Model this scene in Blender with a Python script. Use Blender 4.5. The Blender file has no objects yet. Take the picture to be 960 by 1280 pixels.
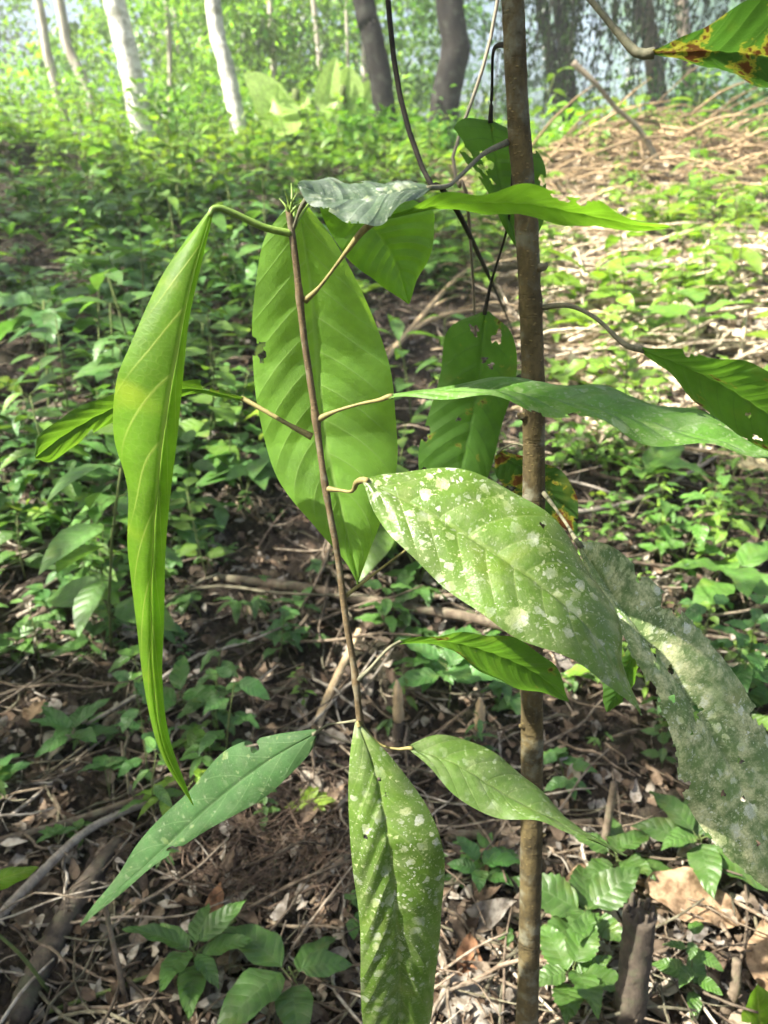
import bpy, math, random
import numpy as np
from mathutils import Vector, Matrix

R = random.Random(11)
NR = np.random.default_rng(11)
scene = bpy.context.scene
COL = scene.collection
rad = math.radians

# ------------------------------------------------------------------ camera frame and terrain
CAM_H, PITCH, VFOV = 1.40, rad(22.0), rad(65.0)
FPX = 640 / math.tan(VFOV / 2)
CAM = np.array([0.0, 0.0, CAM_H])
FWD = np.array([0.0, math.cos(PITCH), -math.sin(PITCH)])
UPV = np.array([0.0, math.sin(PITCH), math.cos(PITCH)])
TO_SUN = np.array([-.604, -.22, .766]); TO_SUN /= np.linalg.norm(TO_SUN)


def smooth(a, b, x):
    t = np.clip((x - a) / (b - a), 0, 1)
    return t * t * (3 - 2 * t)


def gh(x, y):
    """ground height: near flat in front, then a bank rising away from the camera"""
    x = np.asarray(x, float); y = np.asarray(y, float)
    ys = np.clip(y, -30, 14.5)
    z = 0.158 * np.maximum(ys - 1.5, 0) * smooth(0.8, 3.0, ys)
    z = z - 0.02 * np.clip(y - 15.5, 0, 60)
    z += 0.05 * np.sin(x * 1.3 + y * .7) * smooth(1.5, 4, y) + .025 * np.sin(x * 3.1 - y * 2.3 + 1.1) + .012 * np.sin(x * 7.3 + y * 6.1)
    z += .008 * np.sin(x * 15.3 - y * 11.7 + .4)
    z += .42 * np.exp(-(((x - 3.1) / 1.5) ** 2 + ((y - 10.3) / 1.0) ** 2))     # the brush heap's mound
    z += .45 * np.exp(-(((x + 5.2) / 1.6) ** 2 + ((y - 10.8) / 1.3) ** 2))
    return z


def ray(px, py):
    return FWD + np.array([1.0, 0, 0]) * ((px - 480) / FPX) + UPV * (-(py - 640) / FPX)


def pix(px, py, Y):
    d = ray(px, py)
    return CAM + d * (Y / d[1])


def gp(px, py):
    d = ray(px, py)
    t, last = .5, .5
    while t < 60:
        p = CAM + d * t
        if p[2] < gh(p[0], p[1]):
            lo, hi = last, t
            for _ in range(20):
                m = (lo + hi) / 2
                p = CAM + d * m
                if p[2] < gh(p[0], p[1]): hi = m
                else: lo = m
            return CAM + d * hi
        last = t
        t += .05
    return CAM + d * 20


# ------------------------------------------------------------------ materials
class NT:
    def __init__(s, name):
        s.m = bpy.data.materials.new(name); s.m.use_nodes = True
        s.t = s.m.node_tree
        for n in list(s.t.nodes): s.t.nodes.remove(n)
        s.out = s.n('ShaderNodeOutputMaterial')

    def n(s, typ, ins=None, **kw):
        nd = s.t.nodes.new(typ)
        for k, v in kw.items(): setattr(nd, k, v)
        for k, v in (ins or {}).items(): s.put(nd.inputs[k], v)
        return nd

    def put(s, sock, v):
        if isinstance(v, bpy.types.NodeSocket): s.t.links.new(v, sock)
        elif isinstance(v, bpy.types.Node): s.t.links.new(v.outputs[0], sock)
        elif isinstance(v, (tuple, list)) and sock.type == 'RGBA': sock.default_value = tuple(v) + ((1,) if len(v) == 3 else ())
        else: sock.default_value = v

    def math(s, op, a, b=0.0, c=0.0, clamp=False):
        nd = s.n('ShaderNodeMath', operation=op, use_clamp=clamp)
        s.put(nd.inputs[0], a); s.put(nd.inputs[1], b); s.put(nd.inputs[2], c)
        return nd.outputs[0]

    def mix(s, f, a, b, mode='MIX'):
        nd = s.n('ShaderNodeMix', data_type='RGBA', blend_type=mode)
        s.put(nd.inputs[0], f); s.put(nd.inputs[6], a); s.put(nd.inputs[7], b)
        return nd.outputs[2]

    def ramp(s, f, lo, hi, a=0.0, b=1.0):
        nd = s.n('ShaderNodeMapRange', interpolation_type='SMOOTHSTEP')
        s.put(nd.inputs[0], f); nd.inputs[1].default_value = lo; nd.inputs[2].default_value = hi
        nd.inputs[3].default_value = a; nd.inputs[4].default_value = b
        return nd.outputs[0]

    def noise(s, vec, scale, detail=3, rough=.55):
        nd = s.n('ShaderNodeTexNoise'); nd.inputs['Scale'].default_value = scale
        nd.inputs['Detail'].default_value = detail; nd.inputs['Roughness'].default_value = rough
        if vec is not None: s.put(nd.inputs['Vector'], vec)
        return nd.outputs[0]


def leaf_material(name, top, trans, vein, veins=11, mid_w=1.0, net_amt=.2, vein_amt=.6, spots=0.0, spot_col=(.42, .47, .36), film=0.0, film_col=(.2, .25, .17),
                  blotch=0.0, blotch_col=(.12, .05, .015), rough=.42, transl=.4, bump=.35, tint=False, yellow=0.0, yellow_col=(.3, .32, .03), spec=.5, hero=True):
    b = NT(name)
    uv = b.n('ShaderNodeUVMap', uv_map='UVMap')
    sp = b.n('ShaderNodeSeparateXYZ', {0: uv})
    U = b.math('ABSOLUTE', b.math('MULTIPLY_ADD', sp.outputs[0], 2.0, -1.0))
    side = b.math('GREATER_THAN', sp.outputs[0], .5)
    v0 = b.math('SUBTRACT', sp.outputs[1], b.math('MULTIPLY', b.math('POWER', U, 1.35), .17))
    ph = b.math('ADD', b.math('MULTIPLY', v0, float(veins)), b.math('MULTIPLY', side, .37))
    st = b.math('MULTIPLY', b.math('ABSOLUTE', b.math('SUBTRACT', b.math('FRACT', ph), .5)), 2.0)     # 0 on a vein, 1 between
    if hero:
        mt = b.n('ShaderNodeUVMap', uv_map='Metric').outputs[0]
    else:
        mt = b.n('ShaderNodeNewGeometry').outputs['Position']
    vm = b.math('SUBTRACT', 1.0, b.ramp(st, .03, .13))
    vm = b.math('MULTIPLY', vm, b.ramp(U, .55, 1.0, 1.0, .15))
    mid = b.math('SUBTRACT', 1.0, b.ramp(U, .022 * mid_w, .05 * mid_w))
    vmask = b.math('MAXIMUM', vm, mid)
    net = None
    if hero:
        ve = b.n('ShaderNodeTexVoronoi', {'Vector': mt, 'Scale': 210.0}, voronoi_dimensions='2D', feature='DISTANCE_TO_EDGE')
        net = b.math('SUBTRACT', 1.0, b.ramp(ve.outputs['Distance'], .03, .16))
        vmask = b.math('MAXIMUM', vmask, b.math('MULTIPLY', net, net_amt))
    n1 = b.noise(mt, 22, 3)
    n2 = b.noise(mt, 140, 4)
    col = b.mix(b.ramp(n1, .3, .7, 0, 1), tuple(c * .78 for c in top), tuple(min(1, c * 1.2) for c in top))
    col = b.mix(b.math('MULTIPLY', b.ramp(n2, .35, .75), .35), col, tuple(c * .6 for c in top))
    tcol = b.mix(b.ramp(n1, .3, .7, 0, 1), tuple(c * .8 for c in trans), tuple(min(1, c * 1.15) for c in trans))
    if yellow:
        ym = b.math('MULTIPLY', b.ramp(b.noise(mt, 17, 2), .58, .75), yellow)
        col = b.mix(ym, col, yellow_col); tcol = b.mix(ym, tcol, yellow_col)
    if tint:
        ta = b.n('ShaderNodeAttribute', attribute_name='tint', attribute_type='GEOMETRY').outputs[0]
        col = b.mix(1.0, col, ta, 'MULTIPLY'); tcol = b.mix(1.0, tcol, ta, 'MULTIPLY')
    vf = b.math('MULTIPLY', vmask, vein_amt)
    col = b.mix(vf, col, vein)
    tcol = b.mix(b.math('MULTIPLY', vf, .8), tcol, vein)
    rgh = rough
    if film:
        fm = b.math('MULTIPLY', b.ramp(b.noise(mt, 38, 5, .7), .42, .66), film)
        fm = b.math('MULTIPLY', fm, b.ramp(b.noise(mt, 400, 3), .3, .65, .45, 1))
        col = b.mix(fm, col, film_col); tcol = b.mix(b.math('MULTIPLY', fm, .6), tcol, film_col)
    if spots:
        wob = b.n('ShaderNodeVectorMath', operation='MULTIPLY_ADD')
        b.put(wob.inputs[0], b.n('ShaderNodeTexNoise', {'Vector': mt, 'Scale': 120.0, 'Detail': 5.0, 'Roughness': .65}).outputs[1]); wob.inputs[1].default_value = (.011, .011, .011); b.put(wob.inputs[2], mt)
        tot = None; edge = b.math('MULTIPLY_ADD', b.noise(mt, 330, 3, .6), .34, -.17)
        for sc, thr, keep in ((75.0, .43, .40), (170.0, .38, .34), (420.0, .42, .42), (34.0, .36, .22)):
            vo = b.n('ShaderNodeTexVoronoi', {'Vector': wob.outputs[0], 'Scale': sc}, voronoi_dimensions='2D')
            rs = b.n('ShaderNodeSeparateColor', {0: vo.outputs['Color']})
            rr = b.math('MULTIPLY', rs.outputs[0], thr)
            inside = b.ramp(b.math('ADD', b.math('SUBTRACT', rr, vo.outputs['Distance']), edge), -.01, .07)
            k = b.math('LESS_THAN', rs.outputs[1], keep * (.5 + .7 * spots))
            s1 = b.math('MULTIPLY', b.math('MULTIPLY', inside, k), b.ramp(rs.outputs[2], 0, 1, .45, 1.0))
            tot = s1 if tot is None else b.math('MAXIMUM', tot, s1)
        zone = b.math('MULTIPLY', b.ramp(b.noise(mt, 13, 3), .32, .58, .25, 1.0), b.math('SUBTRACT', 1.15, b.math('MULTIPLY', b.ramp(st, .1, .8), .45)))
        gran = b.ramp(b.noise(mt, 600, 4, .7), .3, .6, .4, 1)
        sm = b.math('MULTIPLY', b.math('MULTIPLY', tot, zone), b.math('MULTIPLY', gran, min(1, .55 + .45 * spots)))
        scol = b.mix(b.ramp(b.noise(mt, 60, 2), .4, .6), spot_col, tuple(c * k for c, k in zip(spot_col, (.8, .86, .5))))
        col = b.mix(sm, col, scol); tcol = b.mix(b.math('MULTIPLY', sm, .7), tcol, tuple(c * .6 for c in spot_col))
        rgh = b.math('MULTIPLY_ADD', sm, .35, rough)
    if blotch:
        bm_ = b.ramp(b.noise(mt, 26, 4, .65), .70 - .12 * blotch, .74 - .12 * blotch)
        rim = b.ramp(b.noise(mt, 26, 4, .65), .66 - .12 * blotch, .70 - .12 * blotch)
        col = b.mix(b.math('MULTIPLY', rim, .7), col, yellow_col); tcol = b.mix(b.math('MULTIPLY', rim, .7), tcol, yellow_col)
        col = b.mix(bm_, col, blotch_col); tcol = b.mix(bm_, tcol, tuple(c * .5 for c in blotch_col))
    h = b.math('MULTIPLY', b.math('POWER', st, .6), .9)
    h = b.math('ADD', h, b.math('MULTIPLY', n2, .5))
    if net is not None: h = b.math('SUBTRACT', h, b.math('MULTIPLY', net, .06))
    bp = b.n('ShaderNodeBump', {'Height': h, 'Strength': bump, 'Distance': .0015 if hero else .003})
    pr = b.n('ShaderNodeBsdfPrincipled', {'Base Color': col, 'Roughness': rgh, 'Normal': bp.outputs[0], 'Specular IOR Level': spec})
    tr = b.n('ShaderNodeBsdfTranslucent', {0: tcol, 1: bp.outputs[0]})
    ms = b.n('ShaderNodeMixShader', {0: transl, 1: pr.outputs[0], 2: tr.outputs[0]})
    b.put(b.out.inputs[0], ms.outputs[0])
    return b.m


def bark_material(name, c1, c2, scale=40, bump=.5, lent=0, lichen=None, lich_amt=.5, stretch=.25, rough=.85, spec=.25):
    b = NT(name)
    ps = b.n('ShaderNodeTexCoord').outputs['Object']
    mp = b.n('ShaderNodeMapping', {0: ps}); mp.inputs['Scale'].default_value = (1, 1, stretch)
    n1 = b.noise(mp.outputs[0], scale, 5, .6); n2 = b.noise(ps, scale * 4, 4, .6)
    col = b.mix(b.ramp(n1, .32, .68), c1, c2)
    col = b.mix(b.math('MULTIPLY', b.ramp(n2, .45, .75), .5), col, tuple(c * .45 for c in c1))
    if lichen:
        col = b.mix(b.math('MULTIPLY', b.ramp(b.noise(ps, scale * .5, 4, .65), .5, .66), lich_amt), col, lichen)
    h = b.math('ADD', n1, b.math('MULTIPLY', n2, .5))
    if lent:
        ml = b.n('ShaderNodeMapping', {0: ps}); ml.inputs['Scale'].default_value = (1, 1, 2.2)
        vo = b.n('ShaderNodeTexVoronoi', {'Vector': ml.outputs[0], 'Scale': lent})
        ln_ = b.math('SUBTRACT', 1.0, b.ramp(vo.outputs['Distance'], .12, .24))
        col = b.mix(b.math('MULTIPLY', ln_, .55), col, tuple(min(1, c * 2.2) for c in c2)); h = b.math('ADD', h, b.math('MULTIPLY', ln_, .5))
        mr = b.n('ShaderNodeMapping', {0: ps}); mr.inputs['Scale'].default_value = (.15, .15, 1)
        rg = b.ramp(b.noise(mr.outputs[0], 70, 3, .7), .56, .66)
        col = b.mix(b.math('MULTIPLY', rg, .22), col, tuple(c * .4 for c in c1)); h = b.math('SUBTRACT', h, b.math('MULTIPLY', rg, .25))
    bp = b.n('ShaderNodeBump', {'Height': h, 'Strength': bump, 'Distance': .12 / scale})
    pr = b.n('ShaderNodeBsdfPrincipled', {'Base Color': col, 'Roughness': rough, 'Normal': bp.outputs[0], 'Specular IOR Level': spec})
    b.put(b.out.inputs[0], pr.outputs[0])
    return b.m


def litter_material(name, tint=True, base=(.5, .5, .5), transl=.12):
    b = NT(name)
    ps = b.n('ShaderNodeNewGeometry').outputs['Position']
    n1 = b.noise(ps, 45, 4, .6); n2 = b.noise(ps, 220, 3)
    if tint: base = b.n('ShaderNodeAttribute', attribute_name='tint', attribute_type='GEOMETRY').outputs[0]
    dark = b.mix(1.0, base, (.42, .38, .34), 'MULTIPLY')
    col = b.mix(b.ramp(n1, .35, .62), dark, base)
    col = b.mix(b.math('MULTIPLY', b.ramp(n2, .5, .75), .4), col, dark)
    bp = b.n('ShaderNodeBump', {'Height': b.math('ADD', n1, n2), 'Strength': .5, 'Distance': .004})
    pr = b.n('ShaderNodeBsdfPrincipled', {'Base Color': col, 'Roughness': .75, 'Normal': bp.outputs[0], 'Specular IOR Level': .3})
    tr = b.n('ShaderNodeBsdfTranslucent', {0: col})
    b.put(b.out.inputs[0], b.n('ShaderNodeMixShader', {0: transl, 1: pr.outputs[0], 2: tr.outputs[0]}).outputs[0])
    return b.m


def soil_material():
    b = NT('forest_soil')
    ps = b.n('ShaderNodeNewGeometry').outputs['Position']
    sp_ = b.n('ShaderNodeSeparateXYZ', {0: ps}); n1 = b.noise(ps, 3, 4); n2 = b.noise(ps, 28, 6, .65); n3 = b.noise(ps, 130, 4, .6)
    col = b.mix(b.ramp(n2, .35, .68), (.020, .0155, .011), (.066, .051, .036))
    col = b.mix(b.math('MULTIPLY', b.ramp(n3, .5, .72), .6), col, (.13, .095, .06))
    col = b.mix(b.math('MULTIPLY', b.ramp(n1, .5, .68), .4), col, (.035, .045, .018))
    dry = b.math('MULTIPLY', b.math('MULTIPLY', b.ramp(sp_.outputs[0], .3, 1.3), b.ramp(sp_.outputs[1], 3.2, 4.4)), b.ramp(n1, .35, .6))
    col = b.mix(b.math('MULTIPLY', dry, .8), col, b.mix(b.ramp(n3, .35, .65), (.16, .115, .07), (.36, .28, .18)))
    bp = b.n('ShaderNodeBump', {'Height': b.math('ADD', b.math('MULTIPLY', n2, 2.0), n3), 'Strength': .9, 'Distance': .02})
    pr = b.n('ShaderNodeBsdfPrincipled', {'Base Color': col, 'Roughness': .92, 'Normal': bp.outputs[0], 'Specular IOR Level': .2})
    b.put(b.out.inputs[0], pr.outputs[0])
    return b.m


M = {}
M['young'] = leaf_material('young_leaf', (.10, .215, .013), (.26, .48, .018), (.40, .48, .09), veins=9, mid_w=1.7, net_amt=.16, vein_amt=.48, spec=.28, rough=.5, transl=.5, bump=.4, yellow=.35, yellow_col=(.4, .46, .03))
M['under'] = leaf_material('leaf_underside', (.13, .27, .035), (.33, .58, .04), (.28, .43, .10), veins=11, vein_amt=.4, rough=.5, transl=.52, bump=.7)
M['under_vivid'] = leaf_material('vivid_leaf_underside', (.10, .23, .02), (.20, .42, .018), (.2, .36, .05), veins=10, vein_amt=.3, rough=.5, transl=.55, bump=.4)
M['spotted'] = leaf_material('spotted_leaf', (.082, .150, .022), (.15, .28, .02), (.19, .25, .07), veins=11, vein_amt=.35, spots=1.0, spot_col=(.46, .48, .38), film=.35, film_col=(.21, .24, .12), spec=.32, rough=.36, transl=.25, bump=.6, yellow=.2)
M['spotted_dull'] = leaf_material('dull_spotted_leaf', (.072, .130, .025), (.13, .25, .02), (.15, .20, .06), veins=10, vein_amt=.3, spots=.45, spot_col=(.36, .42, .30), film=.45, film_col=(.17, .20, .10), spec=.28, rough=.45, transl=.22, bump=.7, yellow=.15)
M['dull_dark'] = leaf_material('dark_dull_leaf', (.034, .08, .025), (.07, .15, .02), (.09, .15, .06), veins=9, vein_amt=.3, spots=.12, spot_col=(.2, .24, .15), film=.25, film_col=(.10, .13, .07), rough=.5, transl=.2, bump=.7, spec=.2)
M['olive'] = leaf_material('olive_leaf', (.06, .135, .02), (.13, .27, .015), (.08, .16, .03), veins=10, vein_amt=.35, rough=.5, transl=.45, bump=.5, blotch=.3, yellow=.3, yellow_col=(.3, .3, .03))
M['level'] = leaf_material('level_leaf', (.095, .22, .03), (.17, .34, .025), (.18, .28, .09), veins=10, vein_amt=.3, spots=.6, spot_col=(.42, .47, .34), film=.5, film_col=(.26, .34, .17), rough=.5, transl=.34, bump=.8, spec=.2)
M['grey'] = leaf_material('grey_filmed_leaf', (.06, .095, .05), (.1, .18, .03), (.06, .09, .06), veins=7, vein_amt=.4, spots=.5, spot_col=(.4, .42, .38), film=.55, film_col=(.17, .20, .165), spec=.35, rough=.45, transl=.18, bump=.9)
M['ragged'] = leaf_material('ragged_leaf', (.12, .19, .06), (.22, .30, .05), (.10, .15, .05), veins=9, vein_amt=.35, spots=1.0, spot_col=(.68, .70, .56), film=.85, film_col=(.68, .66, .36), spec=.35, rough=.6, transl=.2, bump=.8, yellow=.5, yellow_col=(.33, .30, .12))
M['dark'] = leaf_material('dark_leaf', (.05, .115, .02), (.14, .32, .02), (.06, .13, .02), veins=10, vein_amt=.4, spec=.25, rough=.5, transl=.5, bump=.5, blotch=.5, yellow=.3, yellow_col=(.22, .24, .03))
M['scorched'] = leaf_material('scorched_leaf', (.04, .095, .016), (.06, .16, .014), (.08, .15, .03), veins=8, vein_amt=.4, rough=.4, transl=.42, bump=.5, blotch=1.25, blotch_col=(.16, .06, .018), yellow=.3, yellow_col=(.36, .32, .03))
M['herb'] = leaf_material('herb_leaf', (.078, .155, .038), (.15, .29, .035), (.13, .21, .07), veins=7, vein_amt=.35, film=.3, film_col=(.15, .17, .09), yellow=.25, yellow_col=(.2, .2, .03), rough=.42, transl=.34, bump=.5, tint=True, hero=False)
M['banana'] = leaf_material('banana_leaf', (.40, .56, .16), (.5, .7, .16), (.3, .42, .15), veins=34, vein_amt=.15, rough=.45, transl=.5, bump=.4, hero=False)
def canopy_material():
    b = NT('canopy_leaf')
    ta = b.n('ShaderNodeAttribute', attribute_name='tint', attribute_type='GEOMETRY').outputs[0]
    pr = b.n('ShaderNodeBsdfPrincipled', {'Base Color': b.mix(1.0, ta, (.05, .11, .025), 'MULTIPLY'), 'Roughness': .45})
    tr = b.n('ShaderNodeBsdfTranslucent', {0: b.mix(1.0, ta, (.13, .27, .03), 'MULTIPLY')})
    b.put(b.out.inputs[0], b.n('ShaderNodeMixShader', {0: .42, 1: pr.outputs[0], 2: tr.outputs[0]}).outputs[0])
    return b.m
M['canopy'] = canopy_material()
M['litter'] = litter_material('dead_leaf_litter')
M['twig'] = litter_material('dead_twig', transl=0.0)
M['soil'] = soil_material()
M['stem_thin'] = bark_material('thin_sapling_bark', (.07, .05, .025), (.14, .10, .05), 120, .8, lent=240, lichen=(.2, .19, .13), lich_amt=.45)
M['stem_thick'] = bark_material('thick_sapling_bark', (.050, .038, .016), (.115, .088, .036), 45, 1.0, lent=95, lichen=(.20, .20, .14), lich_amt=.6, stretch=.6)
M['petiole_green'] = bark_material('green_petiole', (.12, .2, .03), (.18, .27, .05), 90, .2, rough=.5, spec=.4)
M['petiole_tan'] = bark_material('tan_petiole', (.16, .14, .05), (.24, .2, .075), 110, .3, rough=.6)
M['petiole_grey'] = bark_material('grey_petiole', (.10, .10, .06), (.17, .16, .10), 110, .4, rough=.7)
M['vine'] = bark_material('dark_vine_bark', (.010, .009, .006), (.026, .022, .015), 90, .5)
M['herb_stem'] = bark_material('herb_stem', (.07, .10, .03), (.13, .16, .05), 90, .2)
M['white_bark'] = bark_material('pale_trunk_bark', (.50, .48, .42), (.80, .78, .73), 6, .7, lichen=(.24, .24, .19), lich_amt=.85, stretch=1.6)
M['pale_bark'] = bark_material('buff_trunk_bark', (.33, .29, .23), (.5, .46, .39), 8, .4, lichen=(.25, .27, .2), lich_amt=.5, stretch=.4)
M['dark_bark'] = bark_material('dark_trunk_bark', (.008, .007, .0055), (.022, .019, .015), 12, 1.0, lichen=(.06, .065, .05), lich_amt=.5, stretch=.35)  # bark darkened to stand for the shade on these trunks
M['brown_bark'] = bark_material('brown_trunk_bark', (.16, .13, .095), (.26, .22, .16), 9, .5, lichen=(.2, .22, .16), lich_amt=.4, stretch=.35)
M['dead_wood'] = bark_material('dead_wood', (.10, .075, .05), (.19, .15, .105), 45, .8, lichen=(.16, .18, .10), lich_amt=.35, stretch=.7)
M['dark_wood'] = bark_material('rotten_dark_wood', (.045, .036, .027), (.09, .072, .052), 50, .9, lichen=(.08, .10, .05), lich_amt=.4, stretch=.7)
M['grey_wood'] = bark_material('weathered_grey_wood', (.17, .145, .115), (.30, .265, .215), 60, .6, lichen=(.13, .11, .08), lich_amt=.5, stretch=.5)
M['cut_wood'] = bark_material('cut_pale_wood', (.34, .25, .14), (.48, .37, .22), 60, .5, stretch=.3)
M['straw'] = litter_material('dry_straw', transl=.15)
M['dead_tan'] = litter_material('tan_dead_leaf', tint=False, base=(.33, .225, .13), transl=.15)
M['dead_grey'] = litter_material('grey_dead_leaf', tint=False, base=(.28, .255, .215), transl=.12)
M['dead_yellow'] = litter_material('yellowed_leaf', tint=False, base=(.62, .54, .30), transl=.35)
M['dead_brown'] = litter_material('brown_dead_leaf', tint=False, base=(.25, .13, .065), transl=.15)


# ------------------------------------------------------------------ mesh helpers
def mesh_from(name, V, F, mats, UV=None, metric=None, tint=None, matidx=None, smooth_=True):
    V = np.asarray(V, np.float32); F = np.asarray(F, np.int32)
    me = bpy.data.meshes.new(name)
    me.vertices.add(len(V)); me.vertices.foreach_set('co', V.ravel())
    k = F.shape[1]
    me.loops.add(F.size); me.loops.foreach_set('vertex_index', F.ravel())
    me.polygons.add(len(F))
    me.polygons.foreach_set('loop_start', np.arange(len(F), dtype=np.int32) * k)
    me.polygons.foreach_set('loop_total', np.full(len(F), k, np.int32))
    if smooth_: me.polygons.foreach_set('use_smooth', np.ones(len(F), bool))
    if matidx is not None: me.polygons.foreach_set('material_index', np.asarray(matidx, np.int32))
    if UV is not None:
        l = me.uv_layers.new(name='UVMap'); l.data.foreach_set('uv', np.asarray(UV, np.float32)[F.ravel()].ravel())
    if metric is not None:
        l = me.uv_layers.new(name='Metric'); l.data.foreach_set('uv', np.asarray(metric, np.float32)[F.ravel()].ravel())
    if tint is not None:
        a = me.attributes.new('tint', 'FLOAT_COLOR', 'POINT')
        c = np.ones((len(V), 4), np.float32); c[:, :3] = tint
        a.data.foreach_set('color', c.ravel())
    for m in (mats if isinstance(mats, (list, tuple)) else [mats]): me.materials.append(m)
    me.update(); me.validate()
    return me


def link(name, me, parent=None, loc=None):
    o = bpy.data.objects.new(name, me); COL.objects.link(o)
    if parent is not None: o.parent = parent
    if loc is not None: o.location = [float(c) for c in loc]
    return o


def tag(o, label=None, cat=None, group=None, kind=None):
    if label: o['label'] = label
    if cat: o['category'] = cat
    if group: o['group'] = group
    if kind: o['kind'] = kind
    return o


def thing(name, label, cat, loc, group=None):
    return tag(link(name, None, None, loc), label, cat, group)


def catmull(P, n):
    """resample a polyline smoothly to n points, evenly by length"""
    P = np.asarray(P, float)
    if len(P) == 2: P = np.vstack([P[0], P.mean(0), P[1]])
    E = np.vstack([2 * P[0] - P[1], P, 2 * P[-1] - P[-2]])
    out = []
    for i in range(len(P) - 1):
        p0, p1, p2, p3 = E[i:i + 4]
        t = np.linspace(0, 1, 24, endpoint=False)[:, None]
        out.append(.5 * (2 * p1 + (p2 - p0) * t + (2 * p0 - 5 * p1 + 4 * p2 - p3) * t ** 2 + (3 * p1 - p0 - 3 * p2 + p3) * t ** 3))
    C = np.vstack(out + [P[-1:]])
    s = np.r_[0, np.cumsum(np.linalg.norm(np.diff(C, axis=0), axis=1))]
    q = np.linspace(0, s[-1], n)
    return np.stack([np.interp(q, s, C[:, k]) for k in range(C.shape[1])], 1)


def tube_arrays(P, rads, sides=8, n=None, wob=0.0, seed=0):
    P = catmull(P, n or max(4, len(P) * 4))
    rr = np.interp(np.linspace(0, 1, len(P)), np.linspace(0, 1, len(rads)), rads)
    T = np.gradient(P, axis=0); T /= np.linalg.norm(T, axis=1)[:, None] + 1e-9
    up = np.array([0, 0, 1.0]) if abs(T[0][2]) < .8 else np.array([1.0, 0, 0])
    A = np.cross(T, up); A /= np.linalg.norm(A, axis=1)[:, None] + 1e-9
    B = np.cross(T, A)
    th = np.linspace(0, 2 * np.pi, sides, endpoint=False)
    g = np.random.default_rng(seed)
    w = 1 + wob * g.standard_normal((len(P), sides)) if wob else np.ones((len(P), sides))
    V = P[:, None] + (rr[:, None, None] * w[..., None]) * (np.cos(th)[None, :, None] * A[:, None] + np.sin(th)[None, :, None] * B[:, None])
    V = V.reshape(-1, 3)
    i = np.arange(len(P) - 1)[:, None] * sides; j = np.arange(sides)[None]
    F = np.stack([i + j, i + (j + 1) % sides, i + sides + (j + 1) % sides, i + sides + j], -1).reshape(-1, 4)
    # end caps as centre fans of quads collapsed on the centre
    V = np.vstack([V, P[:1], P[-1:]])
    c0, c1, b1 = len(V) - 2, len(V) - 1, (len(P) - 1) * sides
    caps = [[c0, (k + 2) % sides, (k + 1) % sides, k] for k in range(0, sides, 2)] + [[c1, b1 + k, b1 + (k + 1) % sides, b1 + (k + 2) % sides] for k in range(0, sides, 2)]
    return V, np.vstack([F, np.array(caps)])


def tube(name, P, rads, mat, parent=None, base=(0, 0, 0), sides=8, n=None, wob=0.0, seed=0):
    V, F = tube_arrays(P, rads, sides, n, wob, seed)
    if parent is None:
        base = np.asarray(P[0], float); me = mesh_from(name, V - base, F, mat); return link(name, me, None, base)
    return link(name, mesh_from(name, V - np.asarray(base), F, mat), parent)


# leaf blade template: length 1 along +Y, base at the origin
def blade(nu=4, nv=7, width=.42, droop=.25, fold=.15, shape=1.0, wave=0.0, teeth=0, seed=0, twist=0.0):
    g = np.random.default_rng(seed)
    v = np.linspace(0, 1, nv + 1)
    w = np.sin(np.pi * np.clip(v, 0, 1) ** (.78 * shape)) ** .85 * (1 - .25 * v)
    w[0] = .02; w[-1] = .012
    if teeth: w = w * (1 + .07 * np.where(np.arange(nv + 1) % 2, 1, -1) * np.sin(np.pi * v))
    u = np.linspace(-1, 1, nu + 1)
    vv, uu = np.meshgrid(v, u, indexing='ij')
    X = uu * (w[:, None] * width / 2)
    dr = droop * 2.2 if abs(droop) > .02 else .044
    ang = dr * vv
    Y = np.sin(ang) / dr
    Z = -(1 - np.cos(ang)) / dr
    Z = Z + fold * np.abs(X) + wave * np.sin(vv * 17 + g.random() * 6 + uu * 1.5) * np.abs(uu) * .1
    a = twist * vv
    X, Z = X * np.cos(a) - (Z * 0 + fold * np.abs(X)) * np.sin(a), Z + X * np.sin(a)
    V = np.stack([X, Y, Z], -1).reshape(-1, 3)
    i = np.arange(nv)[:, None] * (nu + 1); j = np.arange(nu)[None]
    F = np.stack([i + j, i + j + 1, i + nu + 2 + j, i + nu + 1 + j], -1).reshape(-1, 4)
    UV = np.stack([(uu + 1) / 2, vv], -1).reshape(-1, 2)
    return V, F, UV


def frame_mats(yaw, pitch, roll, length, width=None):
    """k matrices: +Y of the blade to a direction of given yaw (from +Y) and pitch (up)"""
    yaw, pitch, roll, length = [np.asarray(a, float) for a in np.broadcast_arrays(yaw, pitch, roll, length)]
    width = length if width is None else np.asarray(width, float)
    d = np.stack([np.sin(yaw) * np.cos(pitch), np.cos(yaw) * np.cos(pitch), np.sin(pitch)], -1)
    side = np.stack([np.cos(yaw), -np.sin(yaw), 0 * yaw], -1)
    up = np.cross(side, d)
    s2 = side * np.cos(roll)[..., None] + up * np.sin(roll)[..., None]
    u2 = np.cross(s2, d)
    return np.stack([s2 * width[..., None], d * length[..., None], u2 * length[..., None]], -1)


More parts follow.
